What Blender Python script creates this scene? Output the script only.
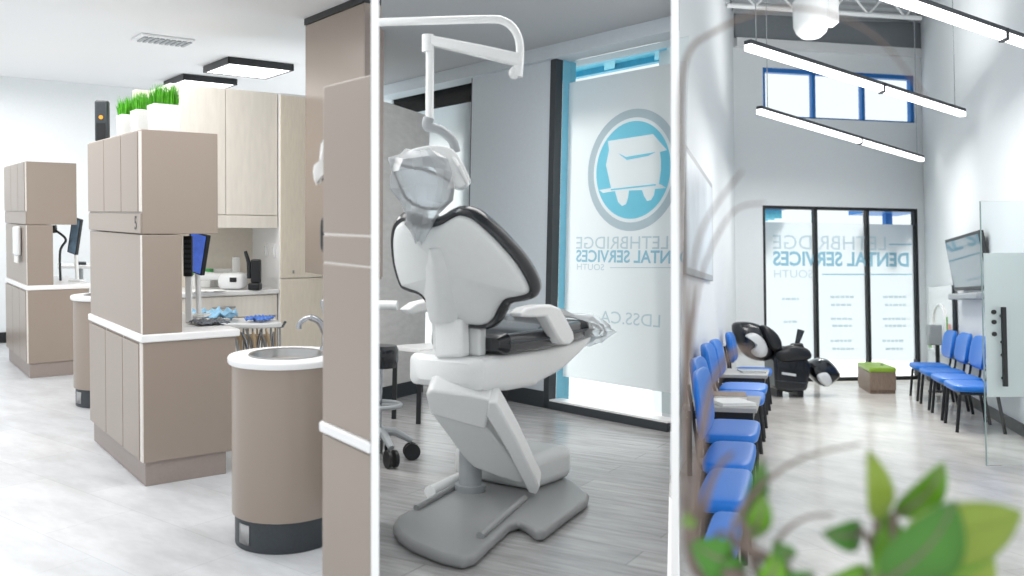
import bpy, bmesh, math, random
from mathutils import Vector, Matrix
random.seed(7)
sc = bpy.context.scene
for o in list(bpy.data.objects): bpy.data.objects.remove(o)
F, PX, PY, CZ = 900.0, 512.0, 260.0, 1.6
# ------------------------------------------------------------ camera
cd = bpy.data.cameras.new('camera'); cam = bpy.data.objects.new('camera', cd); sc.collection.objects.link(cam)
cam.location = (0, 0, CZ); cam.rotation_euler = (math.pi/2, 0, 0)
cd.sensor_width = 36; cd.lens = 36*F/1024; cd.shift_y = -(288-PY)/1024
cd.clip_start = .05; cd.clip_end = 300
cd.dof.use_dof = True; cd.dof.focus_distance = 6.2; cd.dof.aperture_fstop = 2.2
sc.camera = cam
# ------------------------------------------------------------ light and exposure
w = bpy.data.worlds.new('world'); sc.world = w; w.use_nodes = True
bg = w.node_tree.nodes['Background']; bg.inputs[0].default_value = (.95, .98, 1, 1); bg.inputs[1].default_value = 1.05
sc.view_settings.view_transform = 'Standard'; sc.view_settings.look = 'None'
sc.view_settings.exposure = .12; sc.view_settings.gamma = 1; sc.view_settings.use_curve_mapping = False
sc.cycles.use_denoising = True; sc.cycles.max_bounces = 10; sc.cycles.transparent_max_bounces = 16
sc.cycles.sample_clamp_indirect = 6
sd = bpy.data.lights.new('sun', 'SUN'); sun = bpy.data.objects.new('sun', sd); sc.collection.objects.link(sun)
sd.energy = 6.8; sd.angle = .3; sd.color = (1, .97, .93)
sun.rotation_euler = Vector((-.29, -1, -.8)).to_track_quat('-Z', 'Y').to_euler()
def area(name, room, loc, sx, sy, energy, aim=(0, 0, -1), color=(1, .98, .96)):
    d = bpy.data.lights.new(name, 'AREA'); d.shape = 'RECTANGLE'; d.size = sx; d.size_y = sy; d.energy = energy; d.color = color
    o = bpy.data.objects.new(name, d); sc.collection.objects.link(o)
    o.matrix_world = room.M @ Matrix.Translation(loc) @ Vector(aim).to_track_quat('-Z', 'Y').to_matrix().to_4x4()
    return o

# ------------------------------------------------------------ three rooms, each with its own floor
class Room:
    def __init__(s, h, y0, sl):
        s.h = h
        n = Vector((sl, (y0-PY)/F, 1)).normalized()
        s.R = Vector((0, 0, 1)).rotation_difference(n).to_matrix()
        s.M = Matrix.Translation((0, 0, CZ)) @ s.R.to_4x4() @ Matrix.Translation((0, 0, -h))
    def ray(s, x, y): return s.R.transposed() @ Vector(((x-PX)/F, 1, -(y-PY)/F))
    def Z(s, x, y, z):
        d = s.ray(x, y); return Vector((0, 0, s.h)) + d*((z-s.h)/d.z)
    def Y(s, x, y, Yd):
        d = s.ray(x, y); return Vector((0, 0, s.h)) + d*(Yd/d.y)
    def P(s, x, y, p, n):
        d = s.ray(x, y); c = Vector((0, 0, s.h)); n = Vector(n); return c + d*((Vector(p)-c).dot(n)/d.dot(n))
A = Room(1.6, 218, .012); B = Room(1.15, 262.7, .022); C = Room(1.31, 302, 0)

# ------------------------------------------------------------ materials
def mat(name, col, rough=.5, metal=0, noise=None, trans=0, emit=None, coat=0, bump=None, stretch=(1, 1, 1), alpha=1, sub=0):
    m = bpy.data.materials.new(name); m.use_nodes = True; nt = m.node_tree; b = nt.nodes['Principled BSDF']
    c = tuple(((v/255+.055)/1.055)**2.4 if v/255 > .04045 else v/255/12.92 for v in col)
    b.inputs['Base Color'].default_value = (*c, 1); b.inputs['Roughness'].default_value = rough; b.inputs['Metallic'].default_value = metal
    b.inputs['Coat Weight'].default_value = coat; b.inputs['Transmission Weight'].default_value = trans; b.inputs['Alpha'].default_value = alpha
    if emit: b.inputs['Emission Color'].default_value = (1, .985, .97, 1); b.inputs['Emission Strength'].default_value = emit
    if noise or bump:
        tc = nt.nodes.new('ShaderNodeTexCoord'); mp = nt.nodes.new('ShaderNodeMapping'); mp.inputs['Scale'].default_value = stretch
        nt.links.new(tc.outputs['Object'], mp.inputs[0])
        nz = nt.nodes.new('ShaderNodeTexNoise'); nt.links.new(mp.outputs[0], nz.inputs['Vector']); nz.inputs['Detail'].default_value = 6
        nz.inputs['Scale'].default_value = (noise or bump)[0]
        if noise:
            r = nt.nodes.new('ShaderNodeValToRGB'); a = noise[1]
            r.color_ramp.elements[0].position = .3; r.color_ramp.elements[1].position = .7
            r.color_ramp.elements[0].color = tuple(max(0, v*(1-a)) for v in c)+(1,); r.color_ramp.elements[1].color = tuple(min(1, v*(1+a*.6)) for v in c)+(1,)
            nt.links.new(nz.outputs[0], r.inputs[0]); nt.links.new(r.outputs[0], b.inputs['Base Color'])
        if bump:
            bp = nt.nodes.new('ShaderNodeBump'); bp.inputs['Strength'].default_value = bump[1]; bp.inputs['Distance'].default_value = .01
            nt.links.new(nz.outputs[0], bp.inputs['Height']); nt.links.new(bp.outputs[0], b.inputs['Normal'])
    return m
def lin(col): return tuple(((v/255+.055)/1.055)**2.4 for v in col)
def film(name, col, t=.9):          # frosted film: light passes through it, scattered
    m = bpy.data.materials.new(name); m.use_nodes = True; nt = m.node_tree; nt.nodes.remove(nt.nodes['Principled BSDF'])
    out = nt.nodes['Material Output']; a = nt.nodes.new('ShaderNodeBsdfTranslucent'); b = nt.nodes.new('ShaderNodeBsdfDiffuse'); mx = nt.nodes.new('ShaderNodeMixShader')
    a.inputs[0].default_value = (*lin(col), 1); b.inputs[0].default_value = (*lin(col), 1); mx.inputs[0].default_value = t
    nt.links.new(b.outputs[0], mx.inputs[1]); nt.links.new(a.outputs[0], mx.inputs[2]); nt.links.new(mx.outputs[0], out.inputs[0]); return m
def clear(name, tint=(235, 245, 248), gl=.08, rough=.02, milk=0):
    m = bpy.data.materials.new(name); m.use_nodes = True; nt = m.node_tree; nt.nodes.remove(nt.nodes['Principled BSDF'])
    out = nt.nodes['Material Output']; a = nt.nodes.new('ShaderNodeBsdfTransparent'); b = nt.nodes.new('ShaderNodeBsdfGlossy'); mx = nt.nodes.new('ShaderNodeMixShader')
    a.inputs[0].default_value = (*lin(tint), 1); b.inputs['Roughness'].default_value = rough
    lw = nt.nodes.new('ShaderNodeFresnel'); lw.inputs[0].default_value = 1.3 if gl < .1 else 1.5
    nt.links.new(lw.outputs[0], mx.inputs[0]); nt.links.new(a.outputs[0], mx.inputs[1]); nt.links.new(b.outputs[0], mx.inputs[2]); nt.links.new(mx.outputs[0], out.inputs[0])
    if milk:
        d = nt.nodes.new('ShaderNodeBsdfTranslucent'); d2 = nt.nodes.new('ShaderNodeBsdfDiffuse'); d2.inputs[0].default_value = d.inputs[0].default_value = (.95, .97, .98, 1); m2 = nt.nodes.new('ShaderNodeMixShader'); m2.inputs[0].default_value = .3; nt.links.new(d2.outputs[0], m2.inputs[1]); nt.links.new(d.outputs[0], m2.inputs[2])
        m3 = nt.nodes.new('ShaderNodeMixShader'); m3.inputs[0].default_value = milk; nt.links.new(mx.outputs[0], m3.inputs[1]); nt.links.new(m2.outputs[0], m3.inputs[2]); nt.links.new(m3.outputs[0], out.inputs[0])
    return m
def planks(name, c1, c2, cm, bw, rh, rot, rough, nscale=3, streak=(1, 8, 1), mort=.004, amt=.55):
    m = bpy.data.materials.new(name); m.use_nodes = True; nt = m.node_tree; b = nt.nodes['Principled BSDF']; b.inputs['Roughness'].default_value = rough
    tc = nt.nodes.new('ShaderNodeTexCoord'); mp = nt.nodes.new('ShaderNodeMapping'); mp.inputs['Rotation'].default_value = (0, 0, rot)
    nt.links.new(tc.outputs['Object'], mp.inputs[0])
    br = nt.nodes.new('ShaderNodeTexBrick'); nt.links.new(mp.outputs[0], br.inputs[0])
    br.inputs['Color1'].default_value = (*lin(c1), 1); br.inputs['Color2'].default_value = (*lin(c2), 1); br.inputs['Mortar'].default_value = (*lin(cm), 1)
    br.inputs['Scale'].default_value = 1; br.inputs['Mortar Size'].default_value = mort; br.inputs['Brick Width'].default_value = bw; br.inputs['Row Height'].default_value = rh
    m2 = nt.nodes.new('ShaderNodeMapping'); m2.inputs['Scale'].default_value = streak; nt.links.new(mp.outputs[0], m2.inputs[0])
    nz = nt.nodes.new('ShaderNodeTexNoise'); nz.inputs['Scale'].default_value = nscale; nz.inputs['Detail'].default_value = 8; nz.inputs['Roughness'].default_value = .65
    nt.links.new(m2.outputs[0], nz.inputs['Vector'])
    rp = nt.nodes.new('ShaderNodeValToRGB'); rp.color_ramp.elements[0].position = .35; rp.color_ramp.elements[1].position = .62
    rp.color_ramp.elements[0].color = (1-amt, 1-amt*1.02, 1-amt*1.05, 1); rp.color_ramp.elements[1].color = (1, 1, 1, 1)
    nt.links.new(nz.outputs[0], rp.inputs[0])
    mx = nt.nodes.new('ShaderNodeMixRGB'); mx.blend_type = 'MULTIPLY'; mx.inputs[0].default_value = 1
    nt.links.new(br.outputs[0], mx.inputs[1]); nt.links.new(rp.outputs[0], mx.inputs[2]); nt.links.new(mx.outputs[0], b.inputs['Base Color'])
    return m
TAUPE = mat('taupe_laminate', (151, 138, 127), .32, noise=(900, .03)); TOE = mat('taupe_plinth', (150, 138, 132), .4, noise=(60, .04))
EDGE = mat('pale_edge_trim', (222, 216, 210), .45, noise=(200, .02))
WHITE = mat('white_solid_surface', (238, 238, 238), .35, noise=(300, .02)); GLOSSW = mat('white_plastic', (236, 238, 238), .25, coat=.2, noise=(120, .02))
WALLW = mat('white_painted_wall', (228, 232, 234), .8, noise=(40, .015), bump=(300, .02)); WALLG = mat('pale_grey_wall', (200, 210, 217), .8, noise=(40, .02))
CEILW = mat('white_ceiling', (232, 234, 236), .85, noise=(60, .015)); CEILG = mat('grey_ceiling', (176, 180, 184), .85, noise=(60, .02))
DIV = mat('white_partition_paint', (252, 252, 252), .6, noise=(80, .005))
CREAM = mat('cream_laminate', (240, 234, 224), .45, noise=(30, .05), stretch=(1, 1, .15)); WOODL = mat('light_wood_laminate', (236, 226, 209), .45, noise=(22, .05), stretch=(3, 3, .4))
BLACK = mat('black_plastic', (26, 28, 31), .4, noise=(80, .15)); DARK = mat('dark_charcoal', (52, 58, 63), .45, noise=(60, .1)); VINYL = mat('black_vinyl', (24, 28, 34), .22, coat=.4, noise=(60, .15))
CHROME = mat('chrome', (165, 168, 174), .12, 1, noise=(40, .03)); STEEL = mat('brushed_steel', (170, 170, 170), .3, 1, noise=(200, .08), stretch=(1, 1, 8))
PANEL = mat('light_panel_diffuser', (255, 255, 255), .5, emit=3.2, noise=(50, .01)); TUBE = mat('linear_light_diffuser', (255, 255, 255), .5, emit=2.6, noise=(50, .01))
BLUE = mat('blue_vinyl', (0, 114, 210), .42, coat=.0, noise=(60, .05)); GREENT = mat('green_vinyl', (150, 186, 62), .45, noise=(60, .05))
GRASS = mat('grass_green', (86, 178, 30), .5, noise=(30, .35)); SCREEN = mat('blue_screen', (74, 112, 214), .2, noise=(14, .4)); SCREEN.node_tree.nodes['Principled BSDF'].inputs['Emission Color'].default_value = (.1, .2, .75, 1); SCREEN.node_tree.nodes['Principled BSDF'].inputs['Emission Strength'].default_value = .45
PAPERB = mat('pale_blue_paper', (150, 200, 232), .7, noise=(12, .3)); PAPER = mat('white_paper', (240, 240, 238), .8, noise=(30, .03))
BEIGE = mat('beige_plastic', (196, 172, 140), .4, noise=(30, .1)); GREYP = mat('grey_plastic', (158, 163, 166), .4, noise=(60, .03)); PLATE = mat('grey_painted_steel', (150, 152, 153), .35, noise=(60, .03))
SHELL = mat('chair_shell_white', (218, 221, 221), .35, noise=(30, .015)); GWOOD = mat('grey_wood_laminate', (172, 171, 169), .6, noise=(9, .12), stretch=(1, 1, 3))
BROWN = mat('grey_oak', (150, 130, 115), .55, noise=(14, .25), stretch=(6, 6, 1)); FRAMEB = mat('blue_anodised_frame', (38, 116, 190), .35, .3, noise=(40, .08))
CYAN = mat('cyan_canopy_metal', (112, 216, 240), .45, noise=(20, .1)); CYAND = mat('deep_cyan_beam', (84, 192, 224), .45, noise=(20, .1))
DECK = mat('corrugated_deck', (186, 190, 192), .5, noise=(30, .05)); BEAM = mat('white_beam', (226, 228, 228), .6, noise=(40, .02))
FILM = film('frosted_film', (247, 248, 249), .86); FILM3 = film('frosted_shop_film', (229, 232, 234), .86); FLET = film('blue_grey_lettering', (166, 206, 222), .8); FLETL = film('pale_lettering', (208, 221, 226), .8); FLOGO = film('logo_blue', (150, 222, 240), .88); FRING = film('logo_grey', (205, 215, 220), .85); FWHITE = film('logo_white', (250, 253, 253), .92)
GLASS = clear('clear_glass', (250, 253, 253)); GLASSB = clear('bluish_jamb_glass', (120, 200, 224), .2); WRAP = clear('clear_plastic_wrap', (240, 245, 248), .2, .2, .3)
FROST = film('frosted_door_band', (236, 243, 243), .5); LEAF = mat('leaf_green', (98, 150, 28), .45, noise=(9, .35)); LEAFD = mat('leaf_dark_green', (66, 122, 36), .45, noise=(9, .35)); LEAFO = mat('leaf_olive', (138, 160, 58), .5, noise=(9, .25))
TWIG = mat('grey_twig', (128, 112, 104), .8, noise=(40, .3)); SOIL = mat('potting_soil', (60, 46, 38), .95, noise=(50, .4)); POTM = mat('grey_planter', (150, 152, 154), .6, noise=(30, .08))
FLA = planks('pale_stone_vinyl', (214, 216, 219), (207, 210, 214), (196, 199, 202), .95, .48, .64, .32, 2.2, (1, 2.6, 1), .003, .2)
FLB = planks('grey_wood_vinyl', (188, 187, 187), (172, 172, 173), (152, 151, 151), 1.3, .2, .5, .22, 3, (1, 9, 1), .003, .35)
FLC = planks('pale_travertine_vinyl', (238, 234, 228), (232, 227, 220), (220, 213, 206), 1.2, .3, 1.27, .2, 1.6, (1, 2, 1), .003, .22)
JAMB = mat('jamb_cyan_daylight', (122, 192, 216), .35, noise=(20, .04))  # cyan light from outside is put into the jamb's colour
OUTG = mat('pale_concrete_outside', (225, 226, 226), .9, noise=(4, .06))

# ------------------------------------------------------------ geometry helpers
def V(*a): return Vector(a)
class MB:
    def __init__(s): s.v = []; s.f = []
    def add(s, vs, fs):
        k = len(s.v); s.v += [Vector(p) for p in vs]; s.f += [tuple(k+i for i in q) for q in fs]; return s
    def box(s, x0, x1, y0, y1, z0, z1, M=None):
        vs = [V(x, y, z) for z in (z0, z1) for y in (y0, y1) for x in (x0, x1)]
        if M is not None: vs = [M @ p for p in vs]
        return s.add(vs, [(0, 2, 3, 1), (4, 5, 7, 6), (0, 1, 5, 4), (2, 6, 7, 3), (0, 4, 6, 2), (1, 3, 7, 5)])
    def extr(s, pts, vec):
        n = len(pts); pts = [Vector(p) for p in pts]; vec = Vector(vec)
        return s.add(pts+[p+vec for p in pts], [tuple(range(n))[::-1], tuple(range(n, 2*n))]+[(i, (i+1) % n, n+(i+1) % n, n+i) for i in range(n)])
    def prism(s, poly, z0, z1): return s.extr([V(p[0], p[1], z0) for p in poly], (0, 0, z1-z0))
    def loft(s, rings, cap=True, closed=True):
        n = len(rings[0]); k = len(rings); fs = []
        for j in range(k-1):
            for i in range(n if closed else n-1): fs.append((j*n+i, j*n+(i+1) % n, (j+1)*n+(i+1) % n, (j+1)*n+i))
        if cap: fs += [tuple(range(n))[::-1], tuple(range((k-1)*n, k*n))]
        return s.add([p for r in rings for p in r], fs)
    def tube(s, pts, r, n=10):
        pts = [Vector(p) for p in pts]; rs = r if isinstance(r, (list, tuple)) else [r]*len(pts); rings = []; up = None
        for i, p in enumerate(pts):
            d = (pts[min(i+1, len(pts)-1)]-pts[max(i-1, 0)]).normalized()
            if up is None: up = V(0, 0, 1) if abs(d.z) < .9 else V(1, 0, 0)
            a = d.cross(up).normalized(); up = a.cross(d).normalized()
            rings.append([p+a*rs[i]*math.cos(t)+up*rs[i]*math.sin(t) for t in (2*math.pi*k/n for k in range(n))])
        return s.loft(rings)
    def lathe(s, prof, c, n=36, M=None):
        c = Vector(c); rings = []
        for r, z in prof:
            q = [V(r*math.cos(2*math.pi*k/n), r*math.sin(2*math.pi*k/n), z) for k in range(n)]
            rings.append([c+(M @ p if M is not None else p) for p in q])
        return s.loft(rings)
    def ell(s, c, r, M=None, n=20, m=10, p=1.0):
        rings = []
        for j in range(1, m):
            t = math.pi*j/m-math.pi/2
            ring = []
            for k in range(n):
                a = 2*math.pi*k/n; sg = lambda q: math.copysign(abs(q)**p, q)
                q = V(r[0]*sg(math.cos(t))*sg(math.cos(a)), r[1]*sg(math.cos(t))*sg(math.sin(a)), r[2]*sg(math.sin(t)))
                ring.append(Vector(c)+(M @ q if M is not None else q))
            rings.append(ring)
        return s.loft(rings)
def smooth_path(pts, k=6):
    pts = [Vector(p) for p in pts]; out = []
    for i in range(len(pts)-1):
        p0, p1, p2, p3 = pts[max(i-1, 0)], pts[i], pts[i+1], pts[min(i+2, len(pts)-1)]
        for j in range(k):
            t = j/k; out.append(.5*((2*p1)+(p2-p0)*t+(2*p0-5*p1+4*p2-p3)*t*t+(3*p1-p0-3*p2+p3)*t**3))
    return out+[pts[-1]]
def smooth_loop(pts, k=5):
    pts = [Vector(p) for p in pts]; n = len(pts); out = []
    for i in range(n):
        p0, p1, p2, p3 = pts[i-1], pts[i], pts[(i+1) % n], pts[(i+2) % n]
        for j in range(k):
            t = j/k; out.append(.5*((2*p1)+(p2-p0)*t+(2*p0-5*p1+4*p2-p3)*t*t+(3*p1-p0-3*p2+p3)*t**3))
    return out
PL = {}      # placement of each thing inside its room
RM = {}
def place(o, room, L): o.matrix_basis = room.M @ L; PL[o.name] = L; RM[o.name] = room
def tag(o, label, cat, group=None, kind=None):
    if label: o['label'] = label
    if cat: o['category'] = cat
    if group: o['group'] = group
    if kind: o['kind'] = kind
def thing(room, name, label, cat, loc=(0, 0, 0), rz=0, group=None, kind=None):
    o = bpy.data.objects.new(name, None); sc.collection.objects.link(o); o.empty_display_size = .1
    place(o, room, Matrix.Translation(loc) @ Matrix.Rotation(rz, 4, 'Z')); tag(o, label, cat, group, kind); return o
def mesh(name, mb, m, parent=None, room=None, bevel=0, local=False, ang=35, solid=0, subsurf=0, label=None, cat=None, group=None, kind=None, seg=2):
    if parent is not None:
        L = PL[parent.name]; inv = Matrix() if local else L.inverted()
    else:
        xs = [p.x for p in mb.v]; ys = [p.y for p in mb.v]; zs = [p.z for p in mb.v]
        L = Matrix.Translation(((min(xs)+max(xs))/2, (min(ys)+max(ys))/2, min(zs))); inv = L.inverted()
    me = bpy.data.meshes.new(name); me.from_pydata([inv @ p for p in mb.v], [], mb.f); me.validate()
    b = bmesh.new(); b.from_mesh(me); bmesh.ops.recalc_face_normals(b, faces=b.faces); b.to_mesh(me); b.free()
    for p in me.polygons: p.use_smooth = True
    me.set_sharp_from_angle(angle=math.radians(ang)); me.materials.append(m)
    o = bpy.data.objects.new(name, me); sc.collection.objects.link(o)
    if parent is not None: o.parent = parent; PL[o.name] = L; RM[o.name] = RM[parent.name]
    else: place(o, room, L)
    if solid: md = o.modifiers.new('solid', 'SOLIDIFY'); md.thickness = solid; md.offset = 0
    if bevel: md = o.modifiers.new('bevel', 'BEVEL'); md.width = bevel; md.segments = seg; md.limit_method = 'ANGLE'; md.angle_limit = math.radians(40)
    if subsurf: md = o.modifiers.new('sub', 'SUBSURF'); md.levels = md.render_levels = subsurf
    tag(o, label, cat, group, kind); return o
def box(*a, M=None): return MB().box(*a, M=M)
def dup(root, room, loc, rz, label, group=None, sx=1):
    r = root.copy(); sc.collection.objects.link(r); L = Matrix.Translation(loc) @ Matrix.Rotation(rz, 4, 'Z') @ Matrix.Diagonal((sx, 1, 1, 1))
    place(r, room, L); r['label'] = label
    if group: r['group'] = group
    for ch in list(root.children):
        c = ch.copy(); sc.collection.objects.link(c); c.parent = r
        for g in list(ch.children):
            d = g.copy(); sc.collection.objects.link(d); d.parent = c
    return r
def lettering(name, text, m, parent, o, ex, ey, width, height, off=0):
    cu = bpy.data.curves.new('t', 'FONT'); cu.body = text; cu.size = 1; cu.offset = off; cu.resolution_u = 3
    ob = bpy.data.objects.new('t', cu); sc.collection.objects.link(ob); bpy.context.view_layer.update()
    me = bpy.data.meshes.new_from_object(ob.evaluated_get(bpy.context.evaluated_depsgraph_get()))
    bpy.data.objects.remove(ob)
    xs = [v.co.x for v in me.vertices]; ys = [v.co.y for v in me.vertices]; x0, x1, y0, y1 = min(xs), max(xs), min(ys), max(ys)
    mb = MB(); mb.v = [Vector(o)+ex*((v.co.x-x0)/(x1-x0)*width)+ey*((v.co.y-y0)/(y1-y0)*height) for v in me.vertices]; mb.f = [tuple(p.vertices) for p in me.polygons]
    return mesh(name, mb, m, parent)
def wallpoly(name, room, pts, z0, z1, th, m, kind='structure', ext=None):
    """upright wall along a plan path, thickness to the left of its direction"""
    mb = MB()
    for (a, b) in zip(pts, pts[1:]):
        a = V(*a, 0); b = V(*b, 0); d = (b-a).normalized(); n = V(-d.y, d.x, 0)*th
        mb.prism([a, b, b+n, a+n], z0, z1)
    return mesh(name, mb, m, room=room, kind=kind)
def rayx(x, Yd): return ((x-PX)/F*Yd, Yd)

# ============================================================ partitions between the rooms
WR = Room(CZ, PY, 0)
def divider(name, xpx, y0, y1):
    a = V((xpx-PX)/F*y0, y0, 0); b = V((xpx-PX)/F*y1, y1, 0); d = (b-a).normalized(); n = V(-d.y, d.x, 0)*(4.0*y0/F)
    mesh(name, MB().prism([a-n, b-n, b+n, a+n], -.35, 3.9), DIV, room=WR, kind='structure')
divider('wall_between_first_rooms', 375, 2.55, 3.95); divider('wall_between_last_rooms', 675, 2.75, 6.85)

# ============================================================ room one: shell
U = V(-.6, .8, 0); W1 = V(.8, .6, 0); RZ1 = math.radians(36.87)
mesh('floor_stone', MB().prism([rayx(-60, 2.3), rayx(374, 2.3), rayx(374, 4.2), rayx(345, 5), rayx(345, 14.5), rayx(-120, 14.5)], -.1, 0), FLA, room=A, kind='structure')
CA = 3.24
mesh('ceiling_white', MB().prism([rayx(-60, 2.3), rayx(374.5, 2.3), rayx(374.5, 14.5), rayx(-120, 14.5)], CA, CA+.1), CEILW, room=A, kind='structure')
bw = V(-6.24, 10.93, 0)
wallpoly('wall_back', A, [tuple((bw-W1*1.2)[:2]), tuple((bw+W1*5.2)[:2])], 0, CA, .12, WALLW)
mesh('baseboard_back', MB().prism([bw-W1*1.2-U*.015, bw+W1*4-U*.015, bw+W1*4+U*.0, bw-W1*1.2], 0, .13), BLACK, room=A, kind='structure')

# ---- station cabinet (base, worktop, column, overhead)
def make_station(c, label):
    t = thing(A, 'station_cabinet', label, 'cabinet', c, RZ1, 'tall taupe station cabinets')
    k = dict(parent=t, local=True)
    mesh('toe_kick', box(.012, .49, .012, 1.33, 0, .14), TOE, bevel=.003, **k)
    bd = mesh('base_cabinet', box(0, .545, 0, 1.34, .14, .85), TAUPE, bevel=.004, **k)
    for y0, y1 in ((.055, .42), (.432, .86), (.872, 1.33)): mesh('door', box(-.012, .0, y0, y1, .15, .835), TAUPE, bevel=.002, **k)
    for y in (.0, .42, .86): mesh('edge_trim', box(-.006, .001, y+.001, y+(.054 if y == 0 else .011), .145, .845), EDGE, **k)
    mesh('worktop', box(-.014, .572, -.012, 1.36, .85, .897), WHITE, bevel=.008, **k)
    mesh('column', box(0, .225, .0, 1.34, .897, 1.478), TAUPE, bevel=.004, **k)
    mesh('edge_trim', box(-.003, .0, .0, .03, .9, 1.476), EDGE, **k)
    up = mesh('overhead_cabinet', box(0, .44, 0, 1.34, 1.482, 2.085), TAUPE, bevel=.004, **k)
    mesh('band', box(-.008, .0, .003, 1.335, 1.486, 1.6), TAUPE, bevel=.002, **k)
    for y0, y1 in ((.05, .42), (.432, .86), (.872, 1.33)): mesh('door', box(-.012, .0, y0, y1, 1.61, 2.075), TAUPE, bevel=.002, **k)
    for y in (.0, .42, .86): mesh('edge_trim', box(-.006, .001, y+.001, y+(.048 if y == 0 else .011), 1.612, 2.075), EDGE, **k)
    return t, bd
c1 = (-2.135, 5.195, 0)
st, bd = make_station(c1, 'taupe station cabinet numbered 5 with three grass pots on top')
Lm = PL[st.name]
lettering('number', '5', BLACK, st, Lm @ V(-.0095, .13, 1.505), Lm.to_3x3() @ V(0, -1, 0), V(0, 0, 1), .05, .08, .012)
far = dup(st, A, (-4.635, 8.60, 0), RZ1, 'farther taupe station cabinet standing near the white back wall')
for ch in list(far.children):
    if ch.name.startswith('number'): bpy.data.objects.remove(ch)

# ---- round sink cabinets
def make_sink(loc, label):
    t = thing(A, 'sink_cabinet', label, 'sink', loc, 0, 'round taupe sink cabinets'); k = dict(parent=t, local=True)
    tk = mesh('toe_kick', MB().lathe([(.248, 0), (.248, .15)], (0, 0, 0), 48), DARK, bevel=.002, **k)
    a0 = math.radians(222); q = []
    for i in range(5):
        a = a0+math.radians(18)*i/4; q.append(V(.2495*math.cos(a), .2495*math.sin(a), 0))
    p = MB().loft([[v+V(0, 0, .03) for v in q], [v+V(0, 0, .125) for v in q]], cap=False, closed=False); mesh('access_plate', p, STEEL, tk, local=True, solid=.003)
    mesh('cabinet_drum', MB().lathe([(.262, .15), (.262, .878)], (0, 0, 0), 64), TAUPE, bevel=.003, **k)
    n = 64; prof = [(.17, .882), (.276, .88), (.281, .888), (.281, .908), (.276, .915), (.17, .915), (.17, .882)]
    mb = MB(); mb.loft([[V(r*math.cos(2*math.pi*i/n), r*math.sin(2*math.pi*i/n), z) for i in range(n)] for r, z in prof], cap=False); mesh('rim', mb, WHITE, **k)
    mb = MB(); mb.loft([[V(r*math.cos(2*math.pi*i/n), r*math.sin(2*math.pi*i/n), z) for i in range(n)] for r, z in [(.184, .916), (.18, .921), (.168, .917), (.15, .87), (.12, .8), (.06, .775), (.02, .772)]], cap=False)
    bs = mesh('basin', mb, STEEL, solid=.002, **k); mesh('drain', MB().lathe([(.03, .774), (.03, .78)], (0, 0, 0), 20), CHROME, bs, local=True)
    fx, fy = .165, .13
    f = mesh('faucet', MB().lathe([(.032, .915), (.03, .93), (.022, .94), (.02, 1.0), (.024, 1.04), (.018, 1.06)], (fx, fy, 0), 20).tube(smooth_path([(fx, fy, .99), (fx-.03, fy-.01, 1.06), (fx-.08, fy-.03, 1.085), (fx-.12, fy-.045, 1.06), (fx-.125, fy-.05, 1.03)]), [.017]*12+[.013]*12+[.014], 12), CHROME, **k)
    mesh('faucet_handle', MB().tube([(fx, fy, 1.05), (fx-.004, fy, 1.09), (fx-.016, fy, 1.165), (fx-.02, fy, 1.175)], [.016, .011, .013, .006], 12), CHROME, f, local=True)
    return t
sk = make_sink((-1.105, 4.42, 0), 'round taupe sink cabinet with steel basin and chrome faucet in front')
dup(sk, A, (-3.40, 7.55, 0), 0, 'round taupe sink cabinet half hidden behind the cabinet numbered 5')

# ---- near tall cabinet beside the partition
p0 = V(-.636, 3.028, 0); p1 = V(*rayx(369.2, 2.745), 0); p2 = V(*rayx(369.2, 3.2), 0)
def against(p, d, z, hi):      # walk from p along d until just short of the partition's face
    lo = 0.0
    for _ in range(40):
        m_ = (lo+hi)/2; q = A.M @ V(p.x+d.x*m_, p.y+d.y*m_, z)
        if q.x < (375-PX)/F*q.y-4.0*2.55/F*1.012-.002: lo = m_
        else: hi = m_
    return V(p.x+d.x*lo, p.y+d.y*lo, 0)
def tri(o, z0, z1):
    n = V(-.8, -.6, 0)*o; rings = []
    for z in (z0, z1):
        a_ = against(p0+n, -U, z, .8); b_ = against(p0+V(.03, .16, 0), V(1, 0, 0), z, .8)
        rings.append([v+V(0, 0, z) for v in (p0+n, a_, b_, p0+V(.03, .16, 0))])
    return MB().loft(rings)
t = thing(A, 'tall_cabinet', 'tall taupe cabinet with white band cut by the partition at right of sink', 'cabinet', p0)
mesh('lower_body', tri(0, 0, .86), TAUPE, t, bevel=.003); mesh('white_band', tri(.014, .868, .905), WHITE, t, bevel=.008)
mesh('middle_body', tri(0, .905, 1.44), TAUPE, t, bevel=.003); mesh('edge_trim', tri(-.004, 1.44, 1.447).add([], []), EDGE, t); mesh('drawer', tri(0, 1.447, 1.535), TAUPE, t, bevel=.003)
mesh('edge_trim', tri(-.004, 1.535, 1.543), EDGE, t); mesh('upper_body', tri(0, 1.543, 2.03), TAUPE, t, bevel=.003)
h0 = p0+V(.012, .035, 0)
mesh('pull_handle', MB().tube(smooth_path([h0+V(0, 0, 1.48), h0+V(-.024, .03, 1.485), h0+V(-.028, .035, 1.53), h0+V(-.024, .03, 1.585), h0+V(0, 0, 1.59)]), .008, 10), DARK, t)
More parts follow.
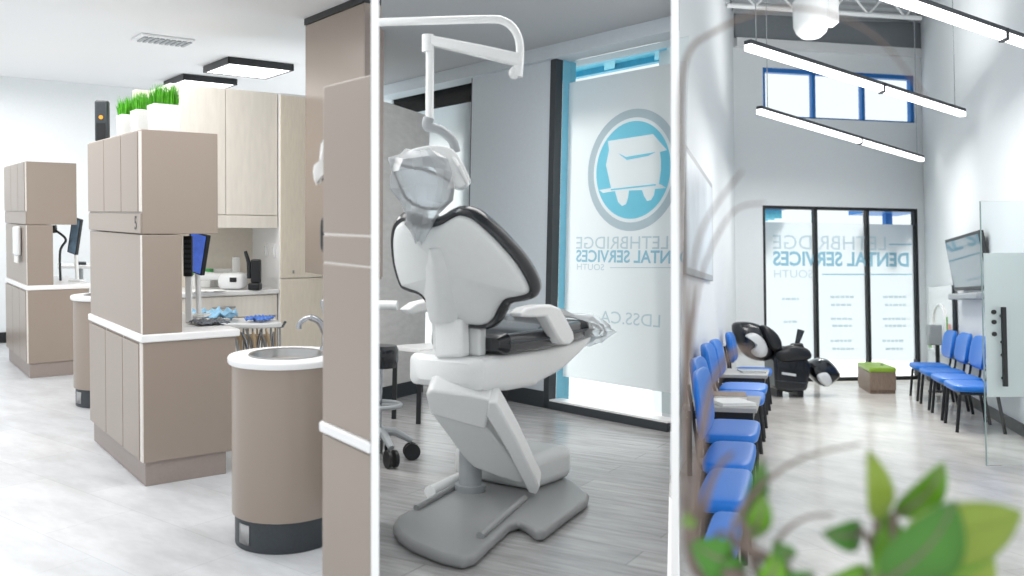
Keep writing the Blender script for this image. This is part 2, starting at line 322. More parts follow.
# tissue in a flat holder on the cabinet's end
tt = thing(A, 'tissue_dispenser', 'white tissue poking out beside the upper tall taupe cabinet', 'tissue', p0+V(.01, .06, 1.7))
q = p0+V(-.005, .105, 0); mesh('holder', MB().box(-.02, .03, -.02, .02, 1.72, 1.86, Matrix.Translation(q)), DARK, tt, bevel=.004)
rings = []
for i in range(11):
    s = i/10; z = 1.865-.15*s; rr = []; wq = (.01, .014, .018, .02, .02, .018, .02, .023, .022, .017, .005)[i]; cx = (0, 0, -.004, -.006, -.006, -.006, -.01, -.016, -.022, -.026, -.03)[i]
    for j in range(14):
        a = j/14*2*math.pi; f = 1+.28*math.sin(3*a+4*s)+.16*math.sin(5*a-7*s)
        rr.append(q+V(cx+wq*f*math.cos(a), -.02+.6*wq*f*math.sin(a), z+.012*math.sin(2*a+i)))
    rings.append(rr)
mesh('tissue', MB().loft(rings), PAPER, tt, ang=50)
# ---- ceiling-hung taupe cabinet
q0 = V(*rayx(305, 7.6), 0); q1 = q0-U*1.05; dv = W1*.16
t = thing(A, 'hanging_cabinet', 'taupe cabinet hanging from the ceiling above the sink', 'cabinet', q0+V(0, 0, 1.1))
mesh('cabinet_body', MB().prism([q0, q1, q1+dv, q0+dv], 1.12, 3.185), TAUPE, t, bevel=.005)
mesh('top_gap_shade', MB().prism([q0-W1*.01, q1-W1*.01, q1+dv, q0+dv], 3.185, CA-.002), BLACK, t)  # black strip paints the shade in the gap below the ceiling
mesh('end_panel', MB().prism([q1-U*.012, q1+dv-U*.012, q1+dv, q1], 1.14, 3.12), TOE, t)

# ---- back corner: cream cabinets, wood tall cabinet
r0 = V(-2.06, 8.0, 0)
def blk(o, s0, s1, d0, d1, z0, z1): # along W1 and U from corner o
    return MB().prism([o+W1*s0+U*d0, o+W1*s1+U*d0, o+W1*s1+U*d1, o+W1*s0+U*d1], z0, z1)
t = thing(A, 'wood_tall_cabinet', 'light wood tall cupboard standing behind the chrome faucet', 'cabinet', r0)
mesh('carcass', blk(r0, 0, 1.0, .02, .68, 0, 2.68), WHITE, t, bevel=.003)
for s in (.0, .5):
    mesh('door', blk(r0, s+.004, s+.494, 0, .02, 1.04, 2.66), WOODL, t, bevel=.002)
    mesh('drawer', blk(r0, s+.004, s+.494, 0, .02, .06, 1.03), WOODL, t, bevel=.002)
    kq = r0+W1*(s+.12)-U*.012; mesh('knob', MB().lathe([(.009, 0), (.009, .028)], kq+V(0, 0, 1.08), 12), STEEL, t)
for z, dd, lb in ((1.22, .28, 'white wall switch left on the cupboard side'), (1.22, .1, 'white wall switch nearer the wood doors')):
    s_ = thing(A, 'wall_switch', lb, 'switch', r0+U*dd+V(0, 0, z)); o_ = r0+U*dd
    mesh('switch_plate', MB().prism([o_-W1*.012, o_-W1*.012+U*.075, o_+U*.075, o_], z, z+.125), WHITE, s_, bevel=.003); mesh('rocker', MB().prism([o_-W1*.018+U*.022, o_-W1*.018+U*.053, o_-W1*.01+U*.053, o_-W1*.01+U*.022], z+.03, z+.095), GLOSSW, s_, bevel=.002)
# backsplash wall, worktop and cabinets in the corner
wallpoly('wall_corner', A, [tuple((r0+U*.66-W1*1.05)[:2]), tuple((r0+U*.66-W1*.004)[:2])], 0, 2.68, .1, mat('beige_backsplash', (228, 220, 208), .6, noise=(30, .03)))
t = thing(A, 'wall_cabinet', 'cream wall cupboard above the back worktop', 'cabinet', r0+U*.04-W1*.85+V(0, 0, 1.48))
mesh('carcass', blk(r0, -.93, -.005, .06, .655, 1.49, 2.68), CREAM, t, bevel=.003); 
for s0, s1 in ((-.93, -.475), (-.47, -.01)): mesh('door', blk(r0, s0, s1, .04, .06, 1.6, 2.67), CREAM, t, bevel=.003)
mesh('light_rail', blk(r0, -.93, -.01, .035, .06, 1.485, 1.593), CREAM, t, bevel=.003)
t = thing(A, 'base_unit', 'cream drawer unit under the back worktop', 'cabinet', r0-W1*.9)
mesh('carcass', blk(r0, -.98, -.005, .06, .655, 0, .9), CREAM, t, bevel=.003)
for z0, z1 in ((.1, .48), (.49, .7), (.71, .89)):
    dr = mesh('drawer', blk(r0, -.97, -.015, .04, .06, z0, z1), CREAM, t, bevel=.003)
    mesh('handle', MB().tube([r0-W1*.6+U*.02+V(0, 0, (z0+z1)/2), r0-W1*.4+U*.02+V(0, 0, (z0+z1)/2)], .008, 8), STEEL, dr)
mesh('worktop', blk(r0, -1.0, -.005, .01, .655, .902, .94), WHITE, room=A, bevel=.006, label='white worktop along the back corner with small equipment on it', cat='worktop')
def on(room, x, Yd): return V(*rayx(x, Yd), 0)
# things on the back worktop (z .94)
zt = .941
t = thing(A, 'curing_machine', 'white rounded desktop machine on the back worktop', 'machine', on(A, 233, 7.95)+V(0, 0, zt)); b0 = on(A, 233, 7.95)
mesh('housing', MB().ell(b0+V(0, 0, zt+.075), (.12, .1, .075), p=.55), GLOSSW, t); mesh('display', MB().box(-.03, .03, -.105, -.09, .09, .13, Matrix.Translation(b0+V(.03, 0, zt-.02))), BLACK, t, bevel=.004); mesh('spout', MB().tube([b0+V(-.1, -.01, zt+.11), b0+V(-.32, -.05, zt+.12)], [.03, .045], 12), GLOSSW, t)
t = thing(A, 'desk_phone', 'black handset upright at right end of back worktop', 'phone', on(A, 255, 7.9)+V(0, 0, zt)); b0 = on(A, 255, 7.9)
mesh('cradle', box(-.05, .05, -.05, .05, zt, zt+.06, M=Matrix.Translation(b0)), BLACK, t, bevel=.01); mesh('body', box(-.035, .05, -.02, .03, zt+.06, zt+.27, M=Matrix.Translation(b0)), BLACK, t, bevel=.012); mesh('handset', MB().tube([b0+V(-.05, 0, zt+.1), b0+V(-.055, 0, zt+.24), b0+V(-.085, 0, zt+.34)], [.02, .018, .014], 10), BLACK, t)
t = thing(A, 'canister', 'slim white canister behind the desktop machine', 'canister', on(A, 236, 8.2)+V(0, 0, zt)); b0 = on(A, 236, 8.2)
mesh('can', MB().lathe([(.034, zt), (.034, zt+.25)], b0, 20), PAPER, t, bevel=.004); mesh('lid', MB().lathe([(.036, zt+.25), (.036, zt+.27), (.02, zt+.275)], b0, 20), GLOSSW, t)
mesh('paper_box', box(-.1, .085, -.05, .05, zt, zt+.16, M=Matrix.Translation(on(A, 223.5, 8.3))), PAPER, room=A, bevel=.004, label='white carton on the back worktop left of the canister', cat='box')
t = thing(A, 'glove_box', 'green and white glove box beside the blue monitor', 'box', on(A, 203, 8.15)+V(0, 0, zt)); b0 = on(A, 203, 8.15)
mesh('carton', box(-.1, .08, -.05, .05, zt, zt+.11, M=Matrix.Translation(b0)), PAPER, t, bevel=.004); mesh('green_top', box(-.1, .08, -.05, .05, zt+.112, zt+.165, M=Matrix.Translation(b0)), mat('green_card', (70, 170, 90), .6, noise=(30, .1)), t, bevel=.004)
# monitors
def monitor(x, Yd, z0, z1, wd, yaw, tilt, lb, m):
    b0 = on(A, x, Yd); t = thing(A, 'monitor', lb, 'monitor', b0+V(0, 0, .897)); zc = (z0+z1)/2
    R = Matrix.Translation(b0+V(0, 0, zc)) @ Matrix.Rotation(yaw, 4, 'Z') @ Matrix.Rotation(tilt, 4, 'Y')
    hh = (z1-z0)/2
    mesh('bezel', box(-wd/2, wd/2, -.015, .02, -hh, hh, M=R), BLACK, t, bevel=.006); mesh('screen', box(-wd/2+.02, wd/2-.01, -.018, -.014, -hh+.01, hh-.01, M=R), m, t)
    mesh('stand', MB().tube([b0+V(-.01, .03, 1.25), b0+V(-.01, .06, .92)], .018, 10).box(-.06, .06, -.07, .07, .9, .915, Matrix.Translation(b0+V(-.01, .06, 0))), GLOSSW, t)
    return t
monitor(197, 6.1, 1.2, 1.48, .17, -.5, .22, 'tilted monitor with blue screen behind the cabinet numbered 5', SCREEN)
monitor(75, 9.15, 1.18, 1.55, .13, -.45, .22, 'tilted black monitor beside the farther station cabinet', mat('pale_screen', (120, 150, 175), .2, noise=(10, .4)))
# switch console on the worktop behind the column
t = thing(A, 'control_panel', 'narrow black control console standing beside the blue monitor', 'console', on(A, 188, 5.78)+V(0, 0, .9)); b0 = on(A, 188, 5.78)
mesh('panel', box(-.028, .028, -.012, .012, 1.2, 1.46, M=Matrix.Translation(b0)), BLACK, t, bevel=.005); mesh('stand', box(-.02, .02, 0, .02, .9, 1.2, M=Matrix.Translation(b0)), GLOSSW, t, bevel=.003)
kb = MB()
for i in range(7):
    for j in (-.014, .0, .014): kb.box(j-.005, j+.005, -.016, -.011, 1.225+i*.032, 1.243+i*.032, Matrix.Translation(b0))
mesh('keys', kb, DARK, t)
# delivery tray with instruments
t = thing(A, 'delivery_unit', 'white instrument tray on a stand with hanging dental handpieces', 'instrument tray', on(A, 240, 7.1))
tb = [on(A, 184, 6.85), on(A, 262, 6.9), on(A, 282, 7.0), on(A, 276, 7.2), on(A, 186, 7.3)]
mesh('tray', MB().prism(tb, .725, .765), GLOSSW, t, bevel=.012, seg=3)
b0 = on(A, 225, 7.1); mesh('stand_pole', MB().tube([b0+V(0, 0, .05), b0+V(0, 0, .73)], .03, 14), GREYP, t); mesh('stand_base', MB().lathe([(.2, 0), (.2, .03), (.05, .06)], b0, 28), GREYP, t)
mesh('holder', MB().prism([on(A, 197, 6.87), on(A, 270, 6.95), on(A, 270, 7.02), on(A, 197, 6.95)], .63, .67), BEIGE, t, bevel=.006)
mesh('tray_arm', MB().tube([on(A, 262, 7.1)+V(0, 0, .72), on(A, 283, 7.1)+V(0, 0, .72), on(A, 285, 7.05)+V(0, 0, .76)], .012, 10), CHROME, t)
for i in range(17):
    p = on(A, 198+i*4.7, 6.84+.005*i+.03*(i % 2)); tl = random.uniform(-.03, .03); z1 = .72 if i % 2 else .70
    hp = mesh('handpiece', MB().tube([p+V(tl, -.02, z1), p+V(0, 0, .64), p+V(-tl, .0, .53), p+V(-tl*1.2, .01, .48)], [.007, .012, .013, .008], 10), (BEIGE, CHROME, STEEL)[i % 3], t)
    mesh('hose', MB().tube(smooth_path([p+V(-tl*1.2, .01, .48), p+V(0, .06, .33), p+V(.02, .12, .37), p+V(.0, .2, .72)], 5), .007, 8), BEIGE if i % 2 else GREYP, hp)
def sheet(name, lb, cat, x, Yd, z, wd, dp, rz, m, amp=.008, group=None):
    b0 = on(A, x, Yd); mb = MB(); n = 10; top = []
    Rz = Matrix.Rotation(rz, 4, 'Z')
    rings = [[b0+Rz @ V((i/n-.5)*wd, (j/n-.5)*dp, 0)+V(0, 0, z+.004+amp*(1+math.sin(i*1.7+j*.9+x)*math.cos(j*1.3-i*.6))) for i in range(n+1)] for j in range(n+1)]
    mb.loft(rings, cap=False, closed=False); return mesh(name, mb, m, room=A, solid=.004, ang=180, label=lb, cat=cat, group=group)
sheet('paper_bib', 'crumpled pale blue paper bib at left end of instrument tray', 'paper', 212, 7.03, .768, .36, .26, .2, PAPERB, .05)
sheet('paper_bib', 'brighter blue folded paper near right end of instrument tray', 'paper', 260, 7.04, .768, .17, .2, -.2, mat('bright_blue_paper', (84, 130, 214), .7, noise=(20, .3)), .02)
sheet('plastic_pouch', 'clear pouch of dark instruments on the numbered cabinet worktop', 'pouch', 209, 5.74, .899, .2, .22, .6, mat('dark_pouch', (92, 100, 110), .25, noise=(24, .6)), .014)
sheet('paper_towel', 'white paper sheet lying on the back worktop edge', 'paper', 206, 7.62, .942, .3, .16, .64, PAPER, .006)
# things on top of the station cabinet
def grass_pot(u, v, r, lb):
    b0 = V(*c1)+U*u+W1*v; z = 2.087
    t = thing(A, 'grass_pot', lb, 'potted grass', b0+V(0, 0, z), RZ1, 'white pots of grass on the cabinet')
    s = r; mb = MB(); rg = lambda k, zz: [b0+(W1*a+U*b)*k*s+V(0, 0, zz) for a, b in ((-1, -1), (1, -1), (1, 1), (-1, 1))]
    mesh('pot', MB().loft([rg(.9, z), rg(1, z+.185), rg(.9, z+.185), rg(.86, z+.16)]), GLOSSW, t, bevel=.004)
    g = MB(); random.seed(int(u*100))
    for i in range(420):
        p = b0+(W1*random.uniform(-.85, .85)+U*random.uniform(-.85, .85))*s+V(0, 0, z+.16); l = random.uniform(.09, .165); a = random.uniform(0, 6.28); lean = V(random.gauss(0, .012), random.gauss(0, .012), 0); e = V(math.cos(a), math.sin(a), 0)*.0032
        g.add([p-e, p+e, p+e*.8+lean*.5+V(0, 0, l*.6), p-e*.8+lean*.5+V(0, 0, l*.6), p+lean*1.4+V(0, 0, l)], [(0, 1, 2, 3), (3, 2, 4)])
    o = mesh('grass', g, GRASS, t, ang=180); o['kind'] = 'stuff'
grass_pot(.36, .23, .083, 'white pot of green grass nearest the front edge of cabinet 5'); grass_pot(.76, .23, .083, 'middle one of the three white grass pots on cabinet 5'); grass_pot(1.14, .23, .083, 'white grass pot next to the small black speaker')
b0 = V(*c1)+U*1.26+W1*.07; t = thing(A, 'speaker', 'small black speaker with orange light on top of cabinet 5', 'speaker', b0+V(0, 0, 2.087), RZ1)
Rm = Matrix.Translation(b0+V(0, 0, 2.087)) @ Matrix.Rotation(RZ1-.5, 4, 'Z')
mesh('casing', box(-.045, .045, -.03, .03, 0, .29, M=Rm), DARK, t, bevel=.018, seg=4); mesh('indicator', MB().lathe([(.014, 0), (.014, .004)], Rm @ V(0, -.03, .17), 16, Rm.to_3x3() @ Matrix.Rotation(math.pi/2, 3, 'X')), mat('orange_light', (250, 160, 40), .4, emit=.0, noise=(20, .05)), t); mesh('grille', box(-.03, .03, -.033, -.029, .02, .13, M=Rm), BLACK, t)
# towel dispenser on the far cabinet, arm and tray beside it
cf = V(-4.635, 8.60, 0); b0 = cf+U*.42-W1*.05
t = thing(A, 'towel_dispenser', 'white paper towel holder on side of farther station cabinet', 'dispenser', b0+V(0, 0, 1.2)); mesh('cover', MB().prism([b0-U*.12, b0+U*.12, b0+U*.12+W1*.045, b0-U*.12+W1*.045], 1.17, 1.46), GLOSSW, t, bevel=.02); mesh('towel', MB().prism([b0-U*.1+W1*.01, b0+U*.1+W1*.01, b0+U*.1+W1*.02, b0-U*.1+W1*.02], 1.1, 1.17), PAPER, t)
t = thing(A, 'instrument_table', 'small white side table of tools behind the farther station cabinet', 'table', on(A, 80, 10.5)); mesh('tabletop', MB().prism([on(A, 57, 10.3), on(A, 92, 10.3), on(A, 92, 10.7), on(A, 57, 10.7)], .96, 1.0), GLOSSW, t, bevel=.01); b0 = on(A, 80, 10.5); mesh('pedestal', MB().lathe([(.17, 0), (.17, .03), (.03, .06), (.03, .96)], b0, 20), GREYP, t)
mesh('keyboard', MB().prism([on(A, 74, 10.36), on(A, 86, 10.36), on(A, 86, 10.55), on(A, 74, 10.55)], 1.002, 1.03), DARK, room=A, bevel=.004, label='dark keyboard lying on small side table under far monitor', cat='keyboard')
t = thing(A, 'cable_arm', 'black hinged camera arm fixed beside the far monitor', 'arm', on(A, 60, 9.25)+V(0, 0, .9)); b0 = on(A, 60, 9.25)
mesh('arm', MB().tube(smooth_path([b0+V(0, 0, .9), b0+V(.0, 0, 1.2), b0+V(.06, 0, 1.32), b0+V(-.02, 0, 1.4), b0+V(-.06, 0, 1.42)]), .012, 10), DARK, t); mesh('head', box(-.1, -.04, -.03, .03, 1.39, 1.47, M=Matrix.Translation(b0)), BLACK, t, bevel=.01)
# ceiling fittings
def ceiling_panel(x, y, lu, lv, lb):
    p = A.Z(x, y, CA); t = thing(A, 'ceiling_light', lb, 'ceiling light', p-V(0, 0, .06), RZ1, 'black framed ceiling lights'); k = dict(parent=t, local=True)
    fr = MB(); e = .02
    for a in ((-lv/2, lv/2, -lu/2, -lu/2+e), (-lv/2, lv/2, lu/2-e, lu/2), (-lv/2, -lv/2+e, -lu/2, lu/2), (lv/2-e, lv/2, -lu/2, lu/2)): fr.box(*a, -.015, .056)
    mesh('frame', fr, BLACK, **k); mesh('diffuser', box(-lv/2+e, lv/2-e, -lu/2+e, lu/2-e, -.008, .0), PANEL, **k); mesh('backing', box(-lv/2+e, lv/2-e, -lu/2+e, lu/2-e, .03, .058), DARK, **k)
ceiling_panel(200, 80, .8, .64, 'smaller looking ceiling light farther from the camera over grass pots'); ceiling_panel(248, 65, .8, .72, 'larger looking ceiling light nearer the hanging cabinet')
p = A.Z(163, 39, CA); t = thing(A, 'ceiling_vent', 'grey slatted air vent in the white ceiling', 'vent', p-V(0, 0, .02), RZ1); k = dict(parent=t, local=True)
mesh('vent_frame', box(-.24, .24, -.18, .18, -.0, .018), CEILW, bevel=.004, **k)
s = MB(); 
for i in range(9): s.box(-.2+i*.05, -.2+i*.05+.03, -.13, .13, -.012, .0)
mesh('slats', s, GREYP, **k)
area('lamp_station', A, (-3.3, 6.2, 3.1), 1.6, 2.6, 66); area('lamp_sink', A, (-1.5, 4.2, 3.1), 1.0, 1.6, 26); area('lamp_far', A, (-5.3, 9.4, 3.1), 1.6, 1.6, 46)

# ============================================================ room two: shell
w0 = V(.304, 7.166, 0); wd = V(.66, -.7513, 0).normalized(); wn = V(wd.y, -wd.x, 0)      # wn points out of the room
wn = V(.7513, .66, 0).normalized(); CB = 2.88
def wp(x, s=0): # plan point on the window plane below pixel column x, moved s outwards
    k = (x-PX)/F; o = w0+wn*s; tt = (k*o.y-o.x)/(wd.x-k*wd.y); return o+wd*tt
mesh('floor_wood', MB().prism([rayx(376, 2.3), rayx(674, 2.3), tuple(wp(674, .3)[:2]), tuple(wp(352, .3)[:2]), rayx(352, 4.4), rayx(376, 4.2)], -.1, 0), FLB, room=B, kind='structure')
mesh('ceiling_grey', MB().prism([rayx(375.5, 2.3), rayx(674.5, 2.3), tuple(wp(674.5, .3)[:2]), tuple(wp(375.5, .3)[:2])], CB, CB+.1), CEILG, room=B, kind='structure')
def ws(xa, xb, z0, z1, s0, s1): return MB().prism([wp(xa, s0), wp(xb, s0), wp(xb, s1), wp(xa, s1)], z0, z1)
mesh('wall_pillar', ws(468.5, 548, 0, 2.80, 0, .3), WALLG, room=B, kind='structure')
mesh('wall_bulkhead', ws(376, 672, 2.775, CB, -.06, .3), WALLG, room=B, kind='structure')
mesh('baseboard_pillar', ws(468.5, 547, 0, .13, -.015, 0), DARK, room=B, kind='structure')
# windows
def win(name, xa, xb, right):
    t = thing(B, name, None, None, wp((xa+xb)/2), 0, kind='structure'); t['label'] = 'tall frosted window with tooth emblem' if right else 'narrow tall window behind the lamp'
    fr = MB()
    a = wp(xa); b = wp(xb); L = (b-a).length
    def seg(s0, s1, z0, z1, d0, d1): fr.prism([a+wd*s0+wn*d0, a+wd*s1+wn*d0, a+wd*s1+wn*d1, a+wd*s0+wn*d1], z0, z1)
    if right: seg(0, .062, 0, 2.775, -.02, .06)
    else: seg(L-.015, L, 0, 2.775, 0, .1)
    seg(0, L, 0, .06, -.02, .06)
    mesh('frame', fr, DARK, t, bevel=.003)
    if right:
        fr = MB(); seg(.062, .068, .06, 2.775, .06, .2); mesh('jamb', fr, JAMB, t)
        fr = MB(); seg(.064, L, .062, .075, -.015, .125); mesh('sill', fr, WHITE, t)
    e0 = .075 if right else 0
    fr = MB(); seg(e0, L, .1, 2.775, .13, .138); mesh('pane', fr, GLASS, t)
    fr = MB(); seg(e0, L, .25, 2.60, .120, .124); f = mesh('frosted_film', fr, FILM, t)
    return t, a
wr, wa = win('window_1', 548, 672, True); win('window_2', 376, 468.5, False)
pf = wa+wn*.116; pn = wn
def fp(x, y): return B.P(x, y, pf, pn)
# emblem: ring, disc, tooth, book and bar on the film
c = fp(632, 170); rr = (fp(588, 170)-c).length
def ring(r0, r1, n=64):
    mb = MB(); mb.loft([[c+wd*r*math.cos(2*math.pi*i/n)+V(0, 0, r*math.sin(2*math.pi*i/n)) for i in range(n)] for r in (r0, r1)], cap=False); return mb
mesh('emblem_ring', ring(rr*.86, rr), FRING, wr)
hole = [(608, 141), (653, 134), (667, 150), (660, 152), (661, 160), (661, 170), (659, 184), (662, 185), (666, 188), (655, 189), (654, 195), (651, 200), (647, 201), (644, 196), (642, 190), (629, 190.5), (628, 198), (626, 204), (622, 206), (618, 202), (615, 191), (603, 193), (599, 190), (611, 188), (606, 165), (609, 150)]
def disc_with_hole(outer, inner):
    bb = bmesh.new(); es = []
    for l in (outer, inner):
        vs = [bb.verts.new(p) for p in l]; es += [bb.edges.new((vs[k], vs[(k+1) % len(vs)])) for k in range(len(vs))]
    bmesh.ops.triangle_fill(bb, edges=es, use_beauty=True, use_dissolve=False); bb.verts.index_update(); m_ = MB(); m_.v = [v.co.copy() for v in bb.verts]; m_.f = [tuple(v.index for v in f.verts) for f in bb.faces]; bb.free(); return m_
mesh('emblem_disc', disc_with_hole([c+wd*rr*.8*math.cos(2*math.pi*k/64)+V(0, 0, rr*.8*math.sin(2*math.pi*k/64)) for k in range(64)], [fp(x, y) for x, y in hole]), FLOGO, wr)
def shp(name, px, m, off): mesh(name, MB().add([fp(x, y)-wn*off for x, y in px], [tuple(range(len(px)))]), m, wr)
shp('emblem_fold', [(618, 153), (626, 157), (656, 152), (648, 156), (627, 160)], FLOGO, .002); shp('emblem_fold', [(611, 189), (656, 184), (656, 185.5), (611, 190.5)], FLOGO, .002)
def wtext(s, xl, xr, yb, yt, m, off=0):
    o = fp(xr, yb); lettering('lettering', s, m, wr, V(o.x, o.y, 0)+V(0, 0, fp((xl+xr)/2, yb).z), -wd, V(0, 0, 1), (fp(xr, yb)-fp(xl, yb)).to_2d().length, (fp(xl, yt)-fp(xl, yb)).z, off)
wtext('LETHBRIDGE', 576, 668, 249, 237, FLETL); wtext('DENTAL SERVICES', 576, 690, 263, 251, FLET, .02); wtext('SOUTH', 577, 604, 270, 264, FLETL); wtext('LDSS.CA', 600, 660, 325, 313, FLETL)
a_ = fp(610, 268); b_ = fp(671, 268); mesh('rule_line', MB().add([a_, b_, b_+V(0, 0, .006), a_+V(0, 0, .006)], [(0, 1, 2, 3)]), FLETL, wr)
lim = wp(672.2)
for ch in list(wr.children):
    if ch.name.split('.')[0] in ('lettering', 'emblem_ring', 'rule_line'):
        bb = bmesh.new(); bb.from_mesh(ch.data); Lw = PL[wr.name].inverted()
        bmesh.ops.bisect_plane(bb, geom=bb.verts[:]+bb.edges[:]+bb.faces[:], plane_co=Lw @ lim, plane_no=wd, clear_outer=True); bb.to_mesh(ch.data); bb.free()
# canopy outside: cyan soffit with beams
t = thing(B, 'exterior_canopy', 'cyan metal canopy outside above the tall windows', 'canopy', wp(560, .3)+V(0, 0, 2.7), kind='structure')
mesh('soffit', ws(376, 662, 2.86, 2.9, .3, .8), CYAN, t)
for s in (.4, .72): mesh('beam', ws(376, 662, 2.81, 2.86, s, s+.06), CYAND, t)
for x in (440, 600, 650): mesh('cross_beam', MB().prism([wp(x, .31), wp(x, .31)+wd*.12, wp(x, .8)+wd*.12, wp(x, .8)], 2.82, 2.858), CYAN, t)
mesh('ground_outside', MB().prism([tuple(wp(660, .32)[:2]), tuple(wp(376, .32)[:2]), rayx(376, 30), rayx(640, 30)], -.12, -.02), OUTG, room=B, kind='structure')

# grey partition panel
pa = V(*rayx(372.5, 7.1), 0); pb = B.Z(424, 392, 0); pb.z = 0; d = (pb-pa).normalized(); n = V(-d.y, d.x, 0)
t = thing(B, 'partition_panel', 'grey wood grain partition panel behind the stool', 'partition', (pa+pb)/2); mesh('panel_board', MB().prism([pa, pb, pb+n*.06, pa+n*.06], .12, 2.42), mat('pale_grey_wood', (216, 214, 211), .6, noise=(9, .08), stretch=(1, 1, 3)), t, bevel=.004); mesh('plinth', MB().prism([pa+n*.01, pb+n*.01, pb+n*.05, pa+n*.05], 0, .12), DARK, t)

# ---- dental chair
a = V(.515, .857, 0).normalized(); b = V(.857, -.515, 0).normalized(); H = V(-.265, 4.25, 0)
def T(s, l, z): return H+a*s+b*l+V(0, 0, z)
t = thing(B, 'dental_chair', 'white and black dental chair on a grey floor plate', 'dental chair', (H.x, H.y, 0))
zp = .05
outl = [B.Z(x, y, zp) for x, y in ((393, 523), (398, 515), (430, 499), (464, 482), (505, 466), (540, 466), (573, 480), (589, 493), (587, 499), (566, 514), (545, 530), (536, 531), (527, 524), (519, 520), (510, 523), (490, 541), (476, 554), (463, 558), (440, 553), (410, 541), (398, 532))]
mesh('floor_plate', MB().extr([V(p.x, p.y, .004) for p in outl], (0, 0, zp-.004)), PLATE, t, bevel=.018, seg=4)
pz = lambda x, y, z: B.Z(x, y, z)
mesh('plate_rail', MB().tube([pz(480, 536, .06), pz(524, 498, .06)], .016, 10), PLATE, t); mesh('plate_rail', MB().tube([pz(416, 508, .06), pz(466, 480, .06)], .014, 10), PLATE, t)
mesh('foot_switch', MB().tube([pz(430, 492, .07), pz(462, 477, .07)], [.03, .03], 12), GLOSSW, t)
# rear cover
f0, f1 = pz(538, 491, zp), pz(573, 478, zp); e = (f1-f0); back = V(-e.y, e.x, 0).normalized()*.5; back = a*.0+back
cov = [f0-e*.12, f1, f1+back, f0-e*.12+back]
mesh('rear_cover', MB().extr([V(p.x, p.y, zp) for p in cov], (0, 0, .17)), GREYP if False else SHELL, t, bevel=.05, seg=4)
# lift arm: leaning slab traced in its own plane, with cap and side cover
LP = T(.0, .0, .5); ln = (-a*.75+b*.35+V(0, 0, -.42)).normalized()
def lp(x, y): return B.P(x, y, B.Y(470, 440, 4.16), ln)
def slab(px, back, k=0): return MB().extr([lp(x, y)-ln*k for x, y in px], -ln*back)
mesh('lift_arm', slab([(430, 412), (486, 427), (528, 479), (520, 484), (500, 478), (474, 468), (466, 461), (455, 446)], .1), SHELL, t, bevel=.012, seg=3)
mesh('lift_cap', slab([(426, 392), (432, 388), (470, 393), (491, 398), (489, 412), (486, 428), (470, 424), (431, 413)], .14, -.015), GLOSSW, t, bevel=.012, seg=3)
mesh('side_cover', slab([(489, 398), (497, 398), (516, 433), (540, 484), (537, 491), (529, 489), (508, 447), (487, 412)], .12, -.03), GLOSSW, t, bevel=.01, seg=3)
pc = pz(470, 490, zp); mesh('lift_piston', MB().tube([pc, pc+V(.0, .05, .22)], [.055, .06], 18).lathe([(.075, 0), (.075, .03)], pc, 20), GREYP, t)
mk = MB()
for x, y in ((490, 489), (503, 490), (516, 490), (496, 484)): mk.box(-.03, .03, -.03, .03, .05, .11, Matrix.Translation(pz(x, y, .0)*1)) 
mesh('mechanism', mk, DARK, t, bevel=.008)
# seat housing and underside shell
def ringz(s, l0, l1, z0, z1, n=8, r=.035):
    pts = []
    for cx, cz, a0 in ((l1-r, z1-r, 0), (l0+r, z1-r, 90), (l0+r, z0+r, 180), (l1-r, z0+r, 270)):
        for i in range(n//2+1):
            q = math.radians(a0+90*i/(n//2)); pts.append(T(s, cx+r*math.cos(q), cz+r*math.sin(q)))
    return pts
mesh('seat_housing', MB().loft([ringz(-.13, -.13, .19, .6, .69), ringz(-.1, -.18, .24, .57, .715), ringz(.1, -.2, .26, .55, .725), ringz(.35, -.235, .26, .545, .73)]), GLOSSW, t)
mesh('under_shell', MB().loft([ringz(.35, -.235, .26, .55, .73), ringz(.6, -.25, .27, .6, .735), ringz(.8, -.25, .27, .67, .75, r=.03), ringz(.95, -.23, .25, .72, .77, r=.02), ringz(1.02, -.2, .22, .75, .775, r=.01)]), GLOSSW, t)
mesh('seat_cushion', MB().loft([ringz(.0, -.12, .25, .745, .80, r=.02), ringz(.04, -.16, .29, .728, .825), ringz(.35, -.27, .3, .73, .83), ringz(.7, -.27, .3, .745, .85), ringz(.85, -.25, .28, .75, .85, r=.04), ringz(.98, -.22, .25, .755, .835, r=.035), ringz(1.04, -.17, .2, .77, .815, r=.02)]), VINYL, t)
mesh('seam_piping', MB().tube(smooth_path([T(.03, .295, .782), T(.35, .303, .785), T(.7, .303, .8), T(.85, .283, .80), T(.98, .252, .795)]), .008, 8), DARK, t)
# back bracket
bp = T(-.13, .0, .7); bn = (-a)
def bk(x, y): return B.P(x, y, bp, bn)
mesh('back_bracket', MB().extr([bk(x, y) for x, y in ((434, 318), (461, 319), (462, 357), (434, 358))], a*.07), GLOSSW, t, bevel=.014, seg=3)
mesh('hinge_block', MB().extr([bk(x, y)+a*.08 for x, y in ((420, 316), (470, 316), (470, 358), (422, 352))], a*.06), SHELL, t, bevel=.012)
